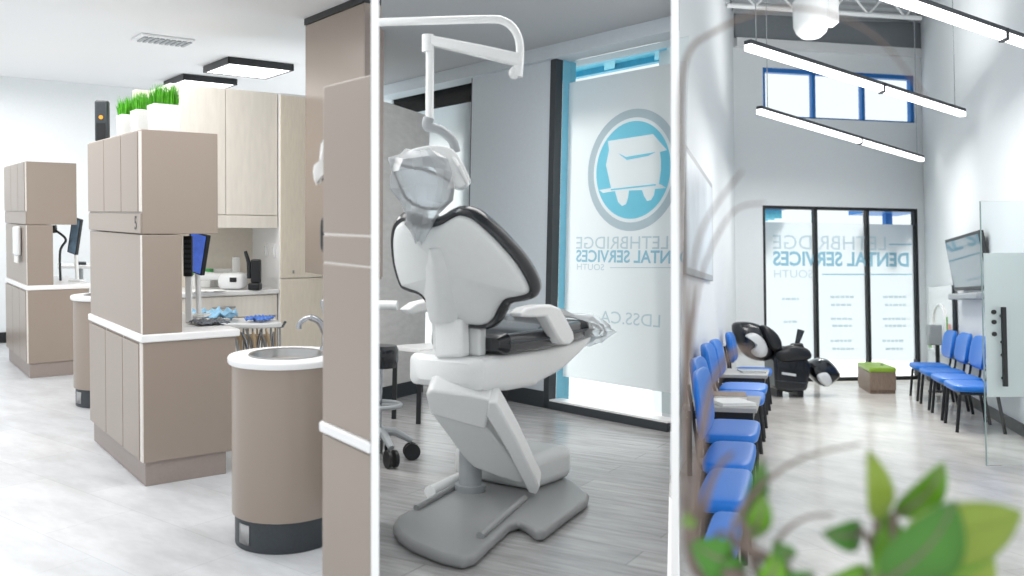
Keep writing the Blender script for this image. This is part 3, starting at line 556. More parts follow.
# backrest
ln2 = (-a*.94+V(0, 0, -.34)).normalized(); bc = T(-.08, 0, .86)
def br(x, y, k=0): return B.P(x, y, bc, ln2)-ln2*k
rim = [(388.5, 235), (392, 222), (401, 215.5), (411, 219), (422, 222.5), (436, 220), (448, 213), (458, 210), (472, 214), (488, 227), (504, 243), (520, 262), (531, 281), (534, 293), (530, 300), (520, 303), (508, 305.5), (502, 313), (496, 324), (485, 331), (463, 329.5), (436, 324), (427, 312), (420, 299), (408, 294), (398, 288), (391, 268), (388.5, 250)]
lp_ = smooth_loop([br(x, y) for x, y in rim], 4); cen = sum(lp_, V(0, 0, 0))/len(lp_)
def inset(l, k): return [cen+(p-cen)*k for p in l]
def grow(l, d): 
    n = len(l); out = []
    for i in range(n):
        tg = (l[(i+1) % n]-l[i-1]).normalized(); o = tg.cross(ln2).normalized()
        out.append(l[i]+o*d)
    return out
sgn = 1 if (grow(lp_, .01)[40]-cen).length > (lp_[40]-cen).length else -1
G = lambda d, k: [p-ln2*k for p in grow(lp_, sgn*d)]
cu = MB().loft([G(-.035, .015), G(-.012, .005), G(0, .02), G(.006, .045), G(-.002, .075), G(-.03, .095), G(-.07, .1)])
mesh('back_cushion', cu, VINYL, t, ang=60)
sh = MB()
rg = [G(-.030, .012), G(-.034, -.006), G(-.046, -.018)]
base = G(-.046, -.018); k2 = sum(base, V(0, 0, 0))/len(base)
for f, dz in ((.9, .026), (.75, .036), (.5, .045), (.25, .05), (.04, .052)): rg.append([k2+(p-k2)*f+ln2*(dz-.018) for p in base])
sh.loft(rg); mesh('back_shell', sh, SHELL, t, ang=60)
sp_ = MB().loft([[br(x+dx*w_, y)+ln2*(.03+h_) for dx, h_ in ((-1, 0), (-.6, .03), (0, .04), (.6, .03), (1, 0), (.6, -.03), (-.6, -.03))] for x, y, w_ in ((440, 245, 6), (443, 265, 15), (445, 290, 17), (446, 305, 16), (447, 318, 14))])
mesh('back_spine', sp_, SHELL, t, ang=60)
# arms
aw = T(.5, .36, .8); an = b
def ap(x, y): return B.P(x, y, aw, an)
mesh('armrest', MB().extr([ap(x, y) for x, y in ((521, 314), (527, 308), (540, 305), (552, 304.5), (561, 308), (568, 320), (574, 332), (575, 340), (570, 345), (563, 344), (558, 337), (547, 317), (535, 317.5), (523, 317))], -b*.07), GLOSSW, t, bevel=.014, seg=3)
al = T(.25, -.36, .8); 
def ap2(x, y): return B.P(x, y, al, an)
mesh('armrest', MB().extr([ap2(x, y) for x, y in ((398, 309), (408, 302), (424, 298), (432, 303), (428, 310), (404, 314))], b*.06), GLOSSW, t, bevel=.012, seg=3)
mesh('arm_support', MB().tube([T(.38, -.35, .86), T(.36, -.3, .74), T(.34, -.2, .68)], .03, 10), GLOSSW, t)
# clear plastic sleeve over the foot end
rings = []
for i in range(12):
    s = .8+i*.04; rr_ = []
    for j in range(16):
        q = 2*math.pi*j/16; jit = 1+.09*math.sin(5*q+i*1.9)+.05*math.sin(9*q-i)
        rr_.append(T(s, .015+.3*jit*math.cos(q)*(1-.02*i), .81+(.08+.02*math.sin(i*1.3))*jit*math.sin(q)-.004*i))
    rings.append(rr_)
mesh('plastic_sleeve', MB().loft(rings, cap=False), WRAP, room=B, ang=20, label='clear plastic sleeve over the foot end of dental chair', cat='plastic cover')

# ---- operating light on ceiling arm
YL = 4.15
pp = lambda x, y, Yd=YL: B.Y(x, y, Yd)
top = B.Y(375, 22, YL); t = thing(B, 'operating_light', 'white dental operating light on jointed ceiling arm', 'dental light', V(top.x, top.y, CB))
mesh('ceiling_post', MB().tube([V(top.x, top.y, CB), top], .013, 14), GLOSSW, t)
mesh('main_arm', MB().tube(smooth_path([pp(374.8, 22.5), pp(440, 20.5), pp(490, 19.5), pp(503, 21), pp(513, 28), pp(519, 40), pp(520, 55), pp(519, 70)], 6), .019, 16), GLOSSW, t)
mesh('arm_joint', MB().tube([pp(519, 55), pp(518, 77)], [.024, .022], 16).ell(pp(514, 73), (.025, .025, .03)), GLOSSW, t)
sa, sb = pp(518, 60), pp(427, 40)
mesh('spring_arm', MB().loft([[p+V(0, -w_, -h_), p+V(0, w_, -h_), p+V(0, w_, h_), p+V(0, -w_, h_)] for p, w_, h_ in ((pp(521, 61.5), .022, .022), (sa, .026, .03), (pp(470, 49), .024, .026), (sb, .024, .022), (pp(422, 39), .02, .016))]), GLOSSW, t, bevel=.01, seg=3)
mesh('elbow', MB().tube([pp(428, 35), pp(428, 52)], .028, 14), GLOSSW, t)
mesh('drop_rod', MB().tube([pp(430, 45), pp(429.5, 122)], .019, 14), GLOSSW, t)
mesh('yoke', MB().tube(smooth_path([pp(429, 118), pp(428, 126), pp(440, 130), pp(452, 140), pp(456, 152)], 5), [.026]*7+[.022]*14, 12), GREYP, t)
hm = B.Y(436, 166, YL); Rh = Matrix.Rotation(math.radians(32), 3, 'Y')
hd = MB()
hx = [(404, 157), (412, 149), (432, 145), (448, 147), (457, 154), (469, 176), (468, 183), (460, 188), (452, 186), (444, 172), (434, 164), (418, 158)]
hp_ = smooth_loop([B.Y(x, y, YL-.06) for x, y in hx], 3)
mesh('lamp_head', MB().extr(hp_, (0, .13, 0)), GLOSSW, t, bevel=.02, seg=3)
hx2 = [(416, 157), (430, 155), (440, 160), (450, 176), (452, 185), (446, 182), (436, 170)]
mesh('lamp_underside', MB().extr([B.Y(x, y, YL-.075) for x, y in hx2], (0, .02, 0)), GREYP, t, bevel=.004)
mesh('tilt_handle', MB().tube([B.Y(468, 185, YL-.05), B.Y(459, 166, YL-.085), B.Y(452, 156, YL-.05)], .009, 10), GLOSSW, t)
rf = smooth_loop([B.Y(x, y, YL-.1) for x, y in ((391, 160), (404, 166), (425, 170), (445, 178), (452, 188), (449, 201), (440, 208), (424, 208), (408, 200), (398, 182))], 3)
mesh('reflector', MB().extr(rf, (0, .03, 0)), mat('mirror_reflector', (226, 231, 234), .3, .35, noise=(14, .3)), t, bevel=.006)
mesh('reflector_rim', MB().tube(rf+[rf[0]], .007, 8), DARK, t)
# plastic bag on the light
rings = []
for i, (x, y, w_) in enumerate(((420, 152, 14), (420, 160, 27), (421, 172, 31), (424, 188, 29), (425, 202, 24), (423, 214, 17), (421, 224, 15), (420, 232, 9), (419, 243, 3))):
    rr_ = []
    for j in range(18):
        q = 2*math.pi*j/18; jit = 1+.12*math.sin(4*q+i*2.1)+.09*math.sin(7*q-i*1.3)
        p = B.Y(x+w_*jit*math.cos(q), y+2*math.sin(3*q+i), YL-.1); rr_.append(p+V(0, (.06+.0022*w_)*jit*math.sin(q)-.01, 0))
    rings.append(rr_)
mesh('plastic_bag', MB().loft(rings, cap=False), WRAP, room=B, ang=15, label='crumpled clear plastic bag wrapped around the dental lamp', cat='plastic bag')

# ---- stool
s0 = on(B, 381, 5.15); t = thing(B, 'operator_stool', 'black wheeled stool half hidden at left of dental chair', 'stool', s0)
def zz(y, Yd, room=B): return room.Y(384, y, Yd).z
zs = zz(355, 5.15)
mesh('seat', MB().lathe([(.02, zs-.075), (.1, zs-.07), (.112, zs-.03), (.112, zs+.03), (.1, zs+.055), (.02, zs+.06)], s0, 32), VINYL, t)
mesh('gas_lift', MB().tube([s0+V(0, 0, .12), s0+V(0, 0, zs-.06)], .025, 14), CHROME, t)
zr = zz(405, 5.15); n = 40
mesh('foot_ring', MB().tube([s0+V(.13*math.cos(2*math.pi*i/n), .13*math.sin(2*math.pi*i/n), zr) for i in range(n+1)], .013, 10).tube([s0+V(-.13, 0, zr), s0+V(.13, 0, zr)], .01, 8), GREYP, t)
for i in range(5):
    q = math.radians(-58+72*i); dd = V(math.cos(q), math.sin(q), 0); e = s0+dd*.2
    lg = mesh('leg', MB().tube([s0+V(0, 0, .17), s0+dd*.1+V(0, 0, .165), e+V(0, 0, .11)], [.03, .024, .017], 10), GREYP, t)
    sd_ = V(-dd.y, dd.x, 0); mb = MB()
    for k in (-1, 1): mb.tube([e+sd_*k*.012+V(0, 0, .05), e+sd_*k*.03+V(0, 0, .05)], .048, 18)
    cs = mesh('caster', mb, BLACK, lg); 
mesh('armrest', MB().tube(smooth_path([s0+V(-.06, .1, zs), s0+V(-.07, .06, zs+.2), s0+V(-.04, .02, zs+.275), s0+V(.1, .0, zs+.285)]), .028, 12), SHELL, t)
# slim black table behind the chair
x0, x1 = on(B, 422, 6.35), on(B, 509, 7.0); t = thing(B, 'side_table', 'slim black legged table behind the dental chair', 'table', (x0+x1)/2)
d = (x1-x0).normalized(); nn = V(-d.y, d.x, 0)
mesh('tabletop', MB().prism([x0-nn*.03-d*.03, x1-nn*.03+d*.03, x1+nn*.3+d*.03, x0+nn*.3-d*.03], .50, .53), WHITE, t, bevel=.004)
for p in (x0, x1, x0+nn*.27, x1+nn*.27): mesh('leg', box(-.016, .016, -.016, .016, 0, .5, M=Matrix.Translation(p)), BLACK, t)

# ============================================================ room three: shell
LX = lambda Y_: .309*Y_-.886
RX = lambda Y_: .31*Y_+2.24
cl = V(3.64, 14.65, 0); fd = V(.98, .196, 0).normalized(); fo = V(-fd.y, fd.x, 0); cr = cl+fd*3.47; CC = 5.85
lw0 = (1.115, 6.25)
mesh('floor_pale', MB().prism([rayx(690, .8), (2.2, .8), (8.6, 7), tuple((cr+V(.3, .3, 0))[:2]), tuple((cl+V(-.3, .3, 0))[:2]), (LX(7)-.15, 7), rayx(676.5, 6.3)], -.1, 0), FLC, room=C, kind='structure')
wallpoly('wall_left', C, [rayx(676.6, 6.86), (LX(7.3), 7.3), tuple(cl[:2])], 0, CC+.4, .12, WALLW)
wallpoly('wall_right', C, [tuple(cr[:2]), (RX(6.8), 6.8)], 0, CC+.4, .12, WALLW)
mesh('baseboard_right', MB().prism([V(RX(6.8), 6.8, 0), V(RX(6.8)-.02, 6.8, 0), cr+V(-.02, 0, 0), cr], 0, .12), BLACK, room=C, kind='structure')
def fs(s): return cl+fd*s
def fx(x, s=0):
    k = (x-PX)/F; o = cl+fo*s; tt = (k*o.y-o.x)/(fd.x-k*fd.y); return tt
wl, wr_ = fx(763.5), fx(919.5); Lf = 3.47
def fz(x, y): return C.P(x, y, cl, fo).z
hz0, hz1 = fz(765, 116.5), fz(765, 67); hl, hr = fx(765.5), fx(919); wt = 2.9
def fseg(s0, s1, z0, z1, d0, d1, mb=None): return (mb or MB()).prism([fs(s0)+fo*d0, fs(s1)+fo*d0, fs(s1)+fo*d1, fs(s0)+fo*d1], z0, z1)
mb = MB()
for s0_, s1_, z0, z1 in ((-.1, wl, 0, wt), (wr_, Lf+.1, 0, wt), (-.1, Lf+.1, wt, hz0), (-.1, hl, hz0, hz1), (hr, Lf+.1, hz0, hz1), (-.1, Lf+.1, hz1, CC+.4)): fseg(s0_, s1_, z0, z1, 0, .18, mb)
mesh('wall_front', mb, WALLW, room=C, kind='structure')
# shop window
t = thing(C, 'window_3', 'wide frosted shop window with mirrored lettering', None, fs((wl+wr_)/2), kind='structure'); m1, m2 = fx(817.5), fx(869.5)
fr = MB()
for s in (wl, m1-.027, m2-.027, wr_-.055): fseg(s, s+.055, 0, wt, .02, .12, fr)
fseg(wl, wr_, 0, .06, .02, .12, fr); fseg(wl, wr_, wt-.05, wt, .02, .12, fr); mesh('frame', fr, BLACK, t)
for s0_, s1_ in ((wl, m1), (m1, m2), (m2, wr_)):
    mesh('pane', fseg(s0_+.04, s1_-.04, .05, wt-.04, .085, .092), GLASS, t); mesh('frosted_film', fseg(s0_+.04, s1_-.04, .34, wt-.27, .076, .079), FILM3, t)
wf = t; pf3 = cl+fo*.070
def gp(x, y): return C.P(x, y, pf3, fo)
def gtext(s, xl, xr, yb, yt, m, off=0):
    o = gp(xr, yb); lettering('lettering', s, m, wf, o, -fd, V(0, 0, 1), (gp(xr, yb)-gp(xl, yb)).to_2d().length, (gp(xr, yt)-gp(xr, yb)).z, off)
gtext('LETHBRIDGE', 773, 886, 250.5, 236.5, FLETL); gtext('DENTAL SERVICES', 773, 909, 267, 252.5, FLET, .03); gtext('SOUTH', 774, 813, 278, 270, FLETL)
def bar(xl, xr, y, hpx, m=FLETL):
    p, q = gp(xl, y), gp(xr, y); h_ = hpx*16/900; return [p, q, q+V(0, 0, h_), p+V(0, 0, h_)]
for xl, xr, y in ((889, 912, 245), (822, 912, 275)): mesh('rule_line', MB().add(bar(xl, xr, y, 1.2), [(0, 1, 2, 3)]), FLET, wf)
sm = MB()
for xa, xb, ys in ((782, 799, (300, 323)), (830, 854, (298, 306, 320, 327, 342, 350)), (883, 906, (298, 306, 320, 327, 342, 350))):
    for i, y in enumerate(ys):
        x_ = xa+(i % 2)*2+random.uniform(-1, 1)
        while x_ < xb-2:
            l = random.uniform(2.5, 5); sm.add(bar(x_, min(xb, x_+l), y, 2.2), [(0, 1, 2, 3)]); x_ += l+1
mesh('small_print', sm, FLETL, wf)
# high window
t = thing(C, 'window_4', 'high blue framed window above the shop window', None, fs((hl+hr)/2)+V(0, 0, hz0), kind='structure'); fr = MB(); n1, n2 = fx(818), fx(868)
for s in (hl, n1-.03, n2-.03, hr-.06): fseg(s, s+.06, hz0, hz1, .04, .14, fr)
fseg(hl, hr, hz1-.07, hz1, .04, .14, fr); fseg(hl, hr, hz0, hz0+.03, .04, .14, fr); mesh('frame', fr, FRAMEB, t)
for s0_, s1_ in ((hl, n1), (n1, n2), (n2, hr)): mesh('pane', fseg(s0_+.05, s1_-.05, hz0+.02, hz1-.05, .09, .097), GLASS, t)
# outside of the shop window
t = thing(C, 'exterior_awning', 'blue metal awning outside over the shop window', 'canopy', fs(1.7)+fo*.3+V(0, 0, 2.6), kind='structure')
mesh('awning_board', fseg(wl-.3, wl+.55, 2.86, 2.94, .2, .9), FRAMEB, t); mesh('awning_board', fseg(wr_-.75, wr_+.2, 2.86, 2.94, .2, .9), FRAMEB, t)
for s in (.3, .55, .8): mesh('awning_beam', fseg(wl-.3, wl+.5, 2.72, 2.86, s, s+.07), CYAN, t)
mesh('awning_post', fseg(wr_-.28, wr_-.15, 2.3, 2.86, .5, .6), FRAMEB, t)
mesh('ground_pavement', fseg(-2, 6, -.12, -.02, .2, 12), OUTG, room=C, kind='structure')
# ceiling deck with ribs, beam, rods
mb = MB().prism([(LX(7), 7), rayx(677, 6.3), rayx(677, 2.3), (2.6, 2.3), (8, 7), tuple((cr+V(.2, .3, 0))[:2]), tuple((cl+V(-.2, .3, 0))[:2])], CC+.3, CC+.4)
mesh('ceiling_deck', mb, DECK, room=C, kind='structure')
mb = MB()
for i in range(24):
    Y_ = 7.4+i*.32; a_ = V(LX(Y_)+.02, Y_, 0); b_ = V(RX(Y_)-.02, Y_+.6, 0)
    if b_.y > 14.9: b_.y = 14.9
    mb.prism([a_, b_, b_+V(0, .15, 0), a_+V(0, .15, 0)], CC+.2, CC+.3)
mesh('ceiling_ribs', mb, DECK, room=C, kind='structure')
mesh('beam_white', fseg(.02, Lf-.02, 5.5, 5.64, -.12, 0), BEAM, room=C, kind='structure')
mesh('beam_gap_shade', fseg(.02, Lf-.02, 5.66, 6.1, -.06, 0), mat('gap_shade_grey', (130, 136, 140), .6, noise=(30, .05)), room=C, kind='structure')  # grey strip paints the shade of the gap above the white beam
js = MB()
for Yj in (12.9, 11.2):
    for zz_ in (5.62, 5.95):
        js.tube([V(LX(Yj)+.02, Yj, zz_), V(RX(Yj)-.02, Yj+.6, zz_)], .035, 8)
    for k in range(10):
        xa = LX(Yj)+.15+k*.3; js.tube([V(xa, Yj+.06*k, 5.62 if k % 2 else 5.95), V(xa+.3, Yj+.06*(k+1), 5.95 if k % 2 else 5.62)], .016, 6)
mesh('joist_truss', js, BEAM, room=C, kind='structure')
t = thing(C, 'ceiling_lantern', 'large white cylindrical lamp hanging under the metal deck', 'lamp', C.Y(811, 20, 11.6)); p = C.Y(811, 20, 11.6); zb = C.Y(811, 39, 11.6).z; zt_ = C.Y(811, 2, 11.6).z
mesh('lamp_shade', MB().lathe([(.03, zb), (.12, zb+.02), (.19, zb+.08), (.225, zb+.17), (.23, zt_), (.2, zt_+.04)], V(p.x, p.y, 0), 36), GLOSSW, t); mesh('side_box', box(.15, .33, -.12, .12, zb+.18, zt_+.02, M=Matrix.Translation((p.x, p.y, 0))), WHITE, t, bevel=.02); mesh('stem', MB().tube([V(p.x, p.y, zt_), V(p.x, p.y, CC+.3)], .04, 12), BEAM, t)
# linear pendants
def pendant(pa_, pb_, lb, wires):
    d = (pb_-pa_).normalized(); nn = V(-d.y, d.x, 0).normalized()*.035; t = thing(C, 'linear_pendant', lb, 'pendant light', (pa_+pb_)/2, 0, 'linear pendant lights')
    def bar_(z0, z1, k=1): return MB().extr([pa_-nn*k+V(0, 0, z0), pa_+nn*k+V(0, 0, z0), pa_+nn*k+V(0, 0, z1), pa_-nn*k+V(0, 0, z1)], pb_-pa_)
    mesh('housing', bar_(.0, .035), DARK, t); mesh('diffuser', bar_(-.055, -.001, .95), TUBE, t)
    for f in wires:
        p = pa_.lerp(pb_, f); mesh('cable', MB().tube([p+V(0, 0, .03), V(p.x, p.y, CC+.3)], .005, 6), GREYP, t)
    p = pa_.lerp(pb_, .55); mesh('coupler', MB().box(-.02, .02, -.045, .045, -.07, .03, Matrix.Translation(p)), DARK, t)
zb = 3.55
pendant(C.Z(747.5, 44, zb), C.Z(963, 112, zb), 'long linear pendant crossing in front of the high window', (.03, .95)); pendant(C.Z(759, 109, zb), C.Z(922, 158, zb), 'lower farther linear pendant just beneath the high window', (.04, .96))
pa_ = C.Z(930, 7.5, zb); pb_ = C.Z(1024, 40, zb); pendant(pa_-(pb_-pa_)*.5, pb_+(pb_-pa_)*.8, 'nearest linear pendant cut off by the upper right corner', (.1, .9))
# picture on left wall
ld = V(.2952, .9554, 0); lnn = V(.9554, -.2952, 0)
def lw(Y_, o): return V(LX(Y_), Y_, 0)+lnn*o
t = thing(C, 'wall_picture', 'pale framed picture on the left white wall', 'picture', lw(8.6, .02)+V(0, 0, 1.55))
pic = lambda y0, y1, o0, o1, z0, z1: MB().prism([lw(y0, o0), lw(y1, o0), lw(y1, o1), lw(y0, o1)], z0, z1)
mesh('picture_frame', pic(7.35, 9.95, .005, .035, 1.54, 2.62), GREYP, t, bevel=.006); mesh('print', pic(7.43, 9.87, .035, .037, 1.6, 2.56), mat('pale_abstract_print', (214, 222, 228), .4, noise=(1.6, .18)), t)

# ---- blue chairs
LEG = BLACK
def rbox(x0, x1, y0, y1, z0, z1, p=.35, M=None):
    return MB().ell(((x0+x1)/2, (y0+y1)/2, (z0+z1)/2), ((x1-x0)/2, (y1-y0)/2, (z1-z0)/2), n=32, m=12, p=p)
HW = .43
def make_chair(back=True):
    t = thing(C, 'waiting_chair', '', 'chair', (0, 0, 0), 0, 'blue waiting room chairs'); k = dict(parent=t, local=True)
    mesh('seat', rbox(-.2, .26, -HW, HW, .40, .475, .4), BLUE, ang=180, **k)
    mesh('seat_frame', MB().box(-.17, .2, -HW+.05, HW-.05, .375, .405), BLACK, bevel=.005, **k)
    for x, x2 in ((.2, .235), (-.14, -.2)):
        for y in (-HW+.07, HW-.07): mesh('leg', MB().tube([V(x, y, .38), V(x2, y, 0)], .017, 10), BLACK, **k)
    if back:
        mb = rbox(-.035, .035, -HW+.03, HW-.03, -.19, .19, .5); Rk = Matrix.Translation((-.245, 0, .74)) @ Matrix.Rotation(-.17, 4, 'Y'); mb.v = [Rk @ (p+V(.05*(p.y/HW)**2, 0, 0)) for p in mb.v]
        mesh('backrest', mb, BLUE, ang=180, **k)
        mb = MB()
        for y in (-.2, .2): mb.tube(smooth_path([V(-.12, y, .39), V(-.235, y, .42), V(-.265, y, .56), V(-.3, y, .76)], 4), .014, 8)
        mb.tube([V(-.262, -.2, .55), V(-.262, .2, .55)], .012, 8)
        for y in (-.2, .2): pass
        mesh('back_support', mb, BLACK, **k)
    return t
proto = make_chair(); used = [False]
def chair(Y_, side, off, lb, sx=1):
    rz = math.radians(-17.2) if side < 0 else math.radians(180-17.2)
    loc = lw(Y_, off) if side < 0 else V(RX(Y_), Y_, 0)-lnn*off
    if not used[0]:
        used[0] = True; place(proto, C, Matrix.Translation(loc) @ Matrix.Rotation(rz, 4, 'Z') @ Matrix.Diagonal((sx, 1, 1, 1))); proto['label'] = lb; return proto
    return dup(proto, C, loc, rz, lb, None, sx)
chair(6.28, -1, .43, 'blue chair just in front of the magazine table, left row', .8)
chair(5.27, -1, .495, 'blue chair second in front of the magazine table, left row', .58)
chair(8.35, -1, .355, 'blue chair right behind the magazine table, left row'); chair(9.25, -1, .355, 'blue chair between magazine table and far side table, nearer that far table'); chair(11.45, -1, .355, 'blue chair next to the black massage chair')
for Y_, lb in ((12.15, 'farthest blue chair of the right row beside the wall art'), (11.15, 'second farthest blue chair of the right row'), (10.2, 'blue chair of the right row with its back touching the glass door edge'), (9.3, 'nearest blue chair of the right row, back hidden by frosted door')): chair(Y_, 1, .33, lb)
# two nearest seats stand against the partition
def near_seat(Y_, w_, hw, lb):
    fxr = LX(Y_)+.655*1.0469; t = thing(C, 'waiting_chair', lb, 'chair', (fxr-w_/2, Y_, 0), math.radians(-17.2), 'blue waiting room chairs'); k = dict(parent=t, local=True)
    mesh('seat', rbox(-w_/2, w_/2, -hw, hw, .40, .475, .4), BLUE, ang=180, **k); mesh('seat_frame', MB().box(-w_/2+.02, w_/2-.06, -hw+.06, hw-.06, .375, .405), BLACK, **k)
    for x in (w_/2-.06, -w_/2+.05):
        for y in (-hw+.07, hw-.07): mesh('leg', MB().tube([V(x, y, .38), V(x+.01, y, 0)], .017, 10), BLACK, **k)
near_seat(4.25, .22, .41, 'blue padded seat third in front of the magazine table, its back out of view'); near_seat(3.4, .12, .3, 'blue padded seat nearest the camera, partly behind plant leaves')
# side tables, magazines
def side_table(Y0, Y1, lb):
    t = thing(C, 'waiting_table', lb, 'side table', lw((Y0+Y1)/2, .3), 0, 'side tables in the left row')
    f = lambda o0, o1, z0, z1, e=0: MB().prism([lw(Y0+e, o0), lw(Y1-e, o0), lw(Y1-e, o1), lw(Y0+e, o1)], z0, z1)
    mesh('tabletop', f(.06, .6, .49, .525), GWOOD, t, bevel=.006); mesh('apron', f(.09, .57, .43, .49, .03), BLACK, t)
    for y in (Y0+.05, Y1-.05):
        for o in (.1, .56): mesh('leg', box(-.018, .018, -.018, .018, 0, .43, M=Matrix.Translation(lw(y, o))), BLACK, t)
side_table(6.85, 7.75, 'grey topped side table with magazines in the left row'); side_table(9.85, 10.75, 'farther grey side table in the left row before the massage chair')
def magazine(Y_, o, z, rz, lb, m, th=.012):
    b0 = lw(Y_, o); R = Matrix.Translation(b0) @ Matrix.Rotation(rz, 4, 'Z'); t = thing(C, 'magazine', lb, 'magazine', b0+V(0, 0, z)); mesh('cover', box(-.13, .13, -.19, .19, z, z+.003, M=R).box(-.13, .13, -.19, .19, z+th, z+th+.003, M=R).box(-.134, -.13, -.19, .19, z, z+th+.003, M=R), m, t); mesh('pages', box(-.128, .126, -.186, .186, z+.003, z+th, M=R), PAPER, t)
magazine(7.12, .4, .526, .1, 'white magazine lying on the nearer side table', PAPER, .02); magazine(7.54, .36, .526, -.2, 'brownish magazine behind the white one on nearer table', BROWN, .03); magazine(10.3, .42, .526, -.1, 'grey magazine lying on the farther side table', GREYP, .015)
for i, (Y_, lb) in enumerate(((7.15, 'upright leaflet nearest the camera against left wall'), (7.4, 'second upright leaflet against the left wall'), (7.6, 'third upright leaflet against the left wall'))):
    mesh('leaflet', MB().prism([lw(Y_-.07, .075), lw(Y_+.09, .075), lw(Y_+.09, .085), lw(Y_-.07, .085)], .527, .80+.02*i), (PAPER, PAPERB, BEIGE)[i], room=C, label=lb, cat='leaflet', group='leaflets on the nearer side table')
# massage chair
YM = 12.4; t = thing(C, 'massage_chair', 'black massage recliner with white trim beside shop window', 'massage chair', C.Y(790, 392, YM)*1)
mp = lambda x, y, k=0: C.Y(x, y, YM+k)
def mex(px, d0, d1, bev=.03): return MB().extr([mp(x, y, d0) for x, y in px], V(0, d1-d0, 0))
def mblob(px, d0, d1, sm_=4):
    l = smooth_loop([mp(x, y, 0) for x, y in px], sm_); c_ = sum(l, V(0, 0, 0))/len(l); mid = (d0+d1)/2
    rings = []
    for f, q in ((.35, 0), (.75, .06), (.93, .2), (1, .4), (1, .6), (.93, .8), (.75, .94), (.35, 1)): rings.append([c_+(p-c_)*f+V(0, d0+(d1-d0)*q, 0) for p in l])
    return MB().loft(rings)
mesh('side_panel', mex([(774, 355), (790, 352), (808, 358), (812, 366), (808, 391), (790, 393), (776, 390)], 0, .55), VINYL, t, bevel=.05, seg=3)
mesh('seat_pad', mblob([(772, 352), (790, 347), (808, 352), (813, 362), (800, 366), (775, 362)], .1, .5), BLACK, t)
mesh('backrest', mblob([(736, 326), (745, 322), (760, 324), (774, 332), (780, 344), (778, 356), (768, 362), (752, 358), (741, 345)], .05, .4), VINYL, t)
mesh('white_trim', mblob([(746, 336), (754, 333), (763, 338), (768, 348), (766, 356), (758, 357), (752, 352), (756, 347), (754, 341)], -.03, .1), SHELL, t)
mesh('shoulder_bolster', mblob([(762, 328), (768, 326), (778, 334), (783, 345), (779, 352), (771, 348)], -.05, .25), BLACK, t); mesh('armrest', mblob([(776, 352), (792, 345), (808, 349), (812, 357), (803, 361), (780, 362)], -.06, .14), BLACK, t)
mesh('remote_arm', MB().tube([mp(798, 352, .1), mp(797, 344, .1), mp(801, 330, .1)], [.03, .03, .05], 10), DARK, t); mesh('remote', mex([(794, 344), (803, 343), (806, 351), (796, 353)], .0, .2), BLACK, t, bevel=.02)
mesh('leg_link', MB().tube([mp(806, 372, .4), mp(818, 370, .4)], .07, 10), DARK, t); mesh('footrest', mblob([(812, 368), (822, 360), (834, 361), (845, 375), (840, 383), (830, 388), (820, 382)], .05, .5), VINYL, t); mesh('footrest_trim', mblob([(819, 375), (828, 373), (833, 382), (828, 387), (820, 381)], .0, .1), SHELL, t)
mesh('side_badge', mex([(782, 372), (796, 374), (796, 376.5), (782, 374.5)], -.012, .01), SHELL, t); mesh('side_trim', mex([(776, 380), (808, 383), (808, 384), (776, 381)], -.01, .01), DARK, t)
mesh('leg', MB().box(-.04, .04, 0, .4, 0, .12, Matrix.Translation(V(mp(782, 391).x, YM+.1, 0))), BLACK, t); mesh('leg', MB().box(-.04, .04, 0, .4, 0, .12, Matrix.Translation(V(mp(803, 391).x, YM+.1, 0))), BLACK, t)
# green topped box
g0 = C.Z(870, 394, 0); g1 = C.Z(897, 394, 0); g1.y = g0.y+.02; dd = V(.27, 1.15, 0)
t = thing(C, 'storage_ottoman', 'grey oak box with lime green padded top', 'ottoman', (g0+g1)/2+dd/2)
hb = C.Y(880, 372.5, g0.y).z; qd = [g0, g1, g1+dd, g0+dd]; cc = sum(qd, V(0, 0, 0))/4
ins = lambda k: [cc+(p-cc)*k for p in qd]
mesh('plinth', MB().prism(ins(.96), 0, .05), BROWN, t); mesh('box_body', MB().prism(qd, .05, hb), BROWN, t, bevel=.006); mesh('padded_top', MB().prism(ins(1.02), hb, hb+.07), GREENT, t, bevel=.02, seg=3); mesh('tuft_button', MB().lathe([(.025, hb+.07), (.02, hb+.08)], cc+V(.05, -.1, 0), 14), BLACK, t)
# television, soundbar
rd = V(.2962, .9551, 0)
def rw(Y_, o): return V(RX(Y_), Y_, 0)-lnn*o
ta, tb_ = C.Y(953.5, 266, 11.9), C.Y(989, 257, 10.2); ta.z = tb_.z = 0; d = (tb_-ta).normalized(); nn = V(d.y, -d.x, 0)
t = thing(C, 'television', 'flat television tilted on the right wall reflecting windows', 'television', (ta+tb_)/2+V(0, 0, 1.46))
ti = nn*.1
mesh('screen_frame', MB().loft([[ta+V(0, 0, 1.46), tb_+V(0, 0, 1.46), tb_+V(0, 0, 1.46)-nn*.05, ta+V(0, 0, 1.46)-nn*.05], [ta+ti+V(0, 0, 2.13), tb_+ti+V(0, 0, 2.13), tb_+ti+V(0, 0, 2.13)-nn*.05, ta+ti+V(0, 0, 2.13)-nn*.05]]), BLACK, t, bevel=.005)
e = d*.04; o_ = nn*.004
mesh('screen', MB().add([ta+e+V(0, 0, 1.5)+o_+ti*.06, tb_-e+V(0, 0, 1.5)+o_+ti*.06, tb_-e+ti*.95+V(0, 0, 2.09)+o_, ta+e+ti*.95+V(0, 0, 2.09)+o_], [(0, 1, 2, 3)]), mat('dark_glossy_screen', (58, 84, 98), .06, noise=(1.5, .4), coat=.6), t)
mid = (ta+tb_)/2; mesh('wall_mount', MB().tube([mid-nn*.03+V(0, 0, 1.8), rw(mid.y-.12, .0)+V(0, 0, 1.8)], .05, 10), DARK, t)
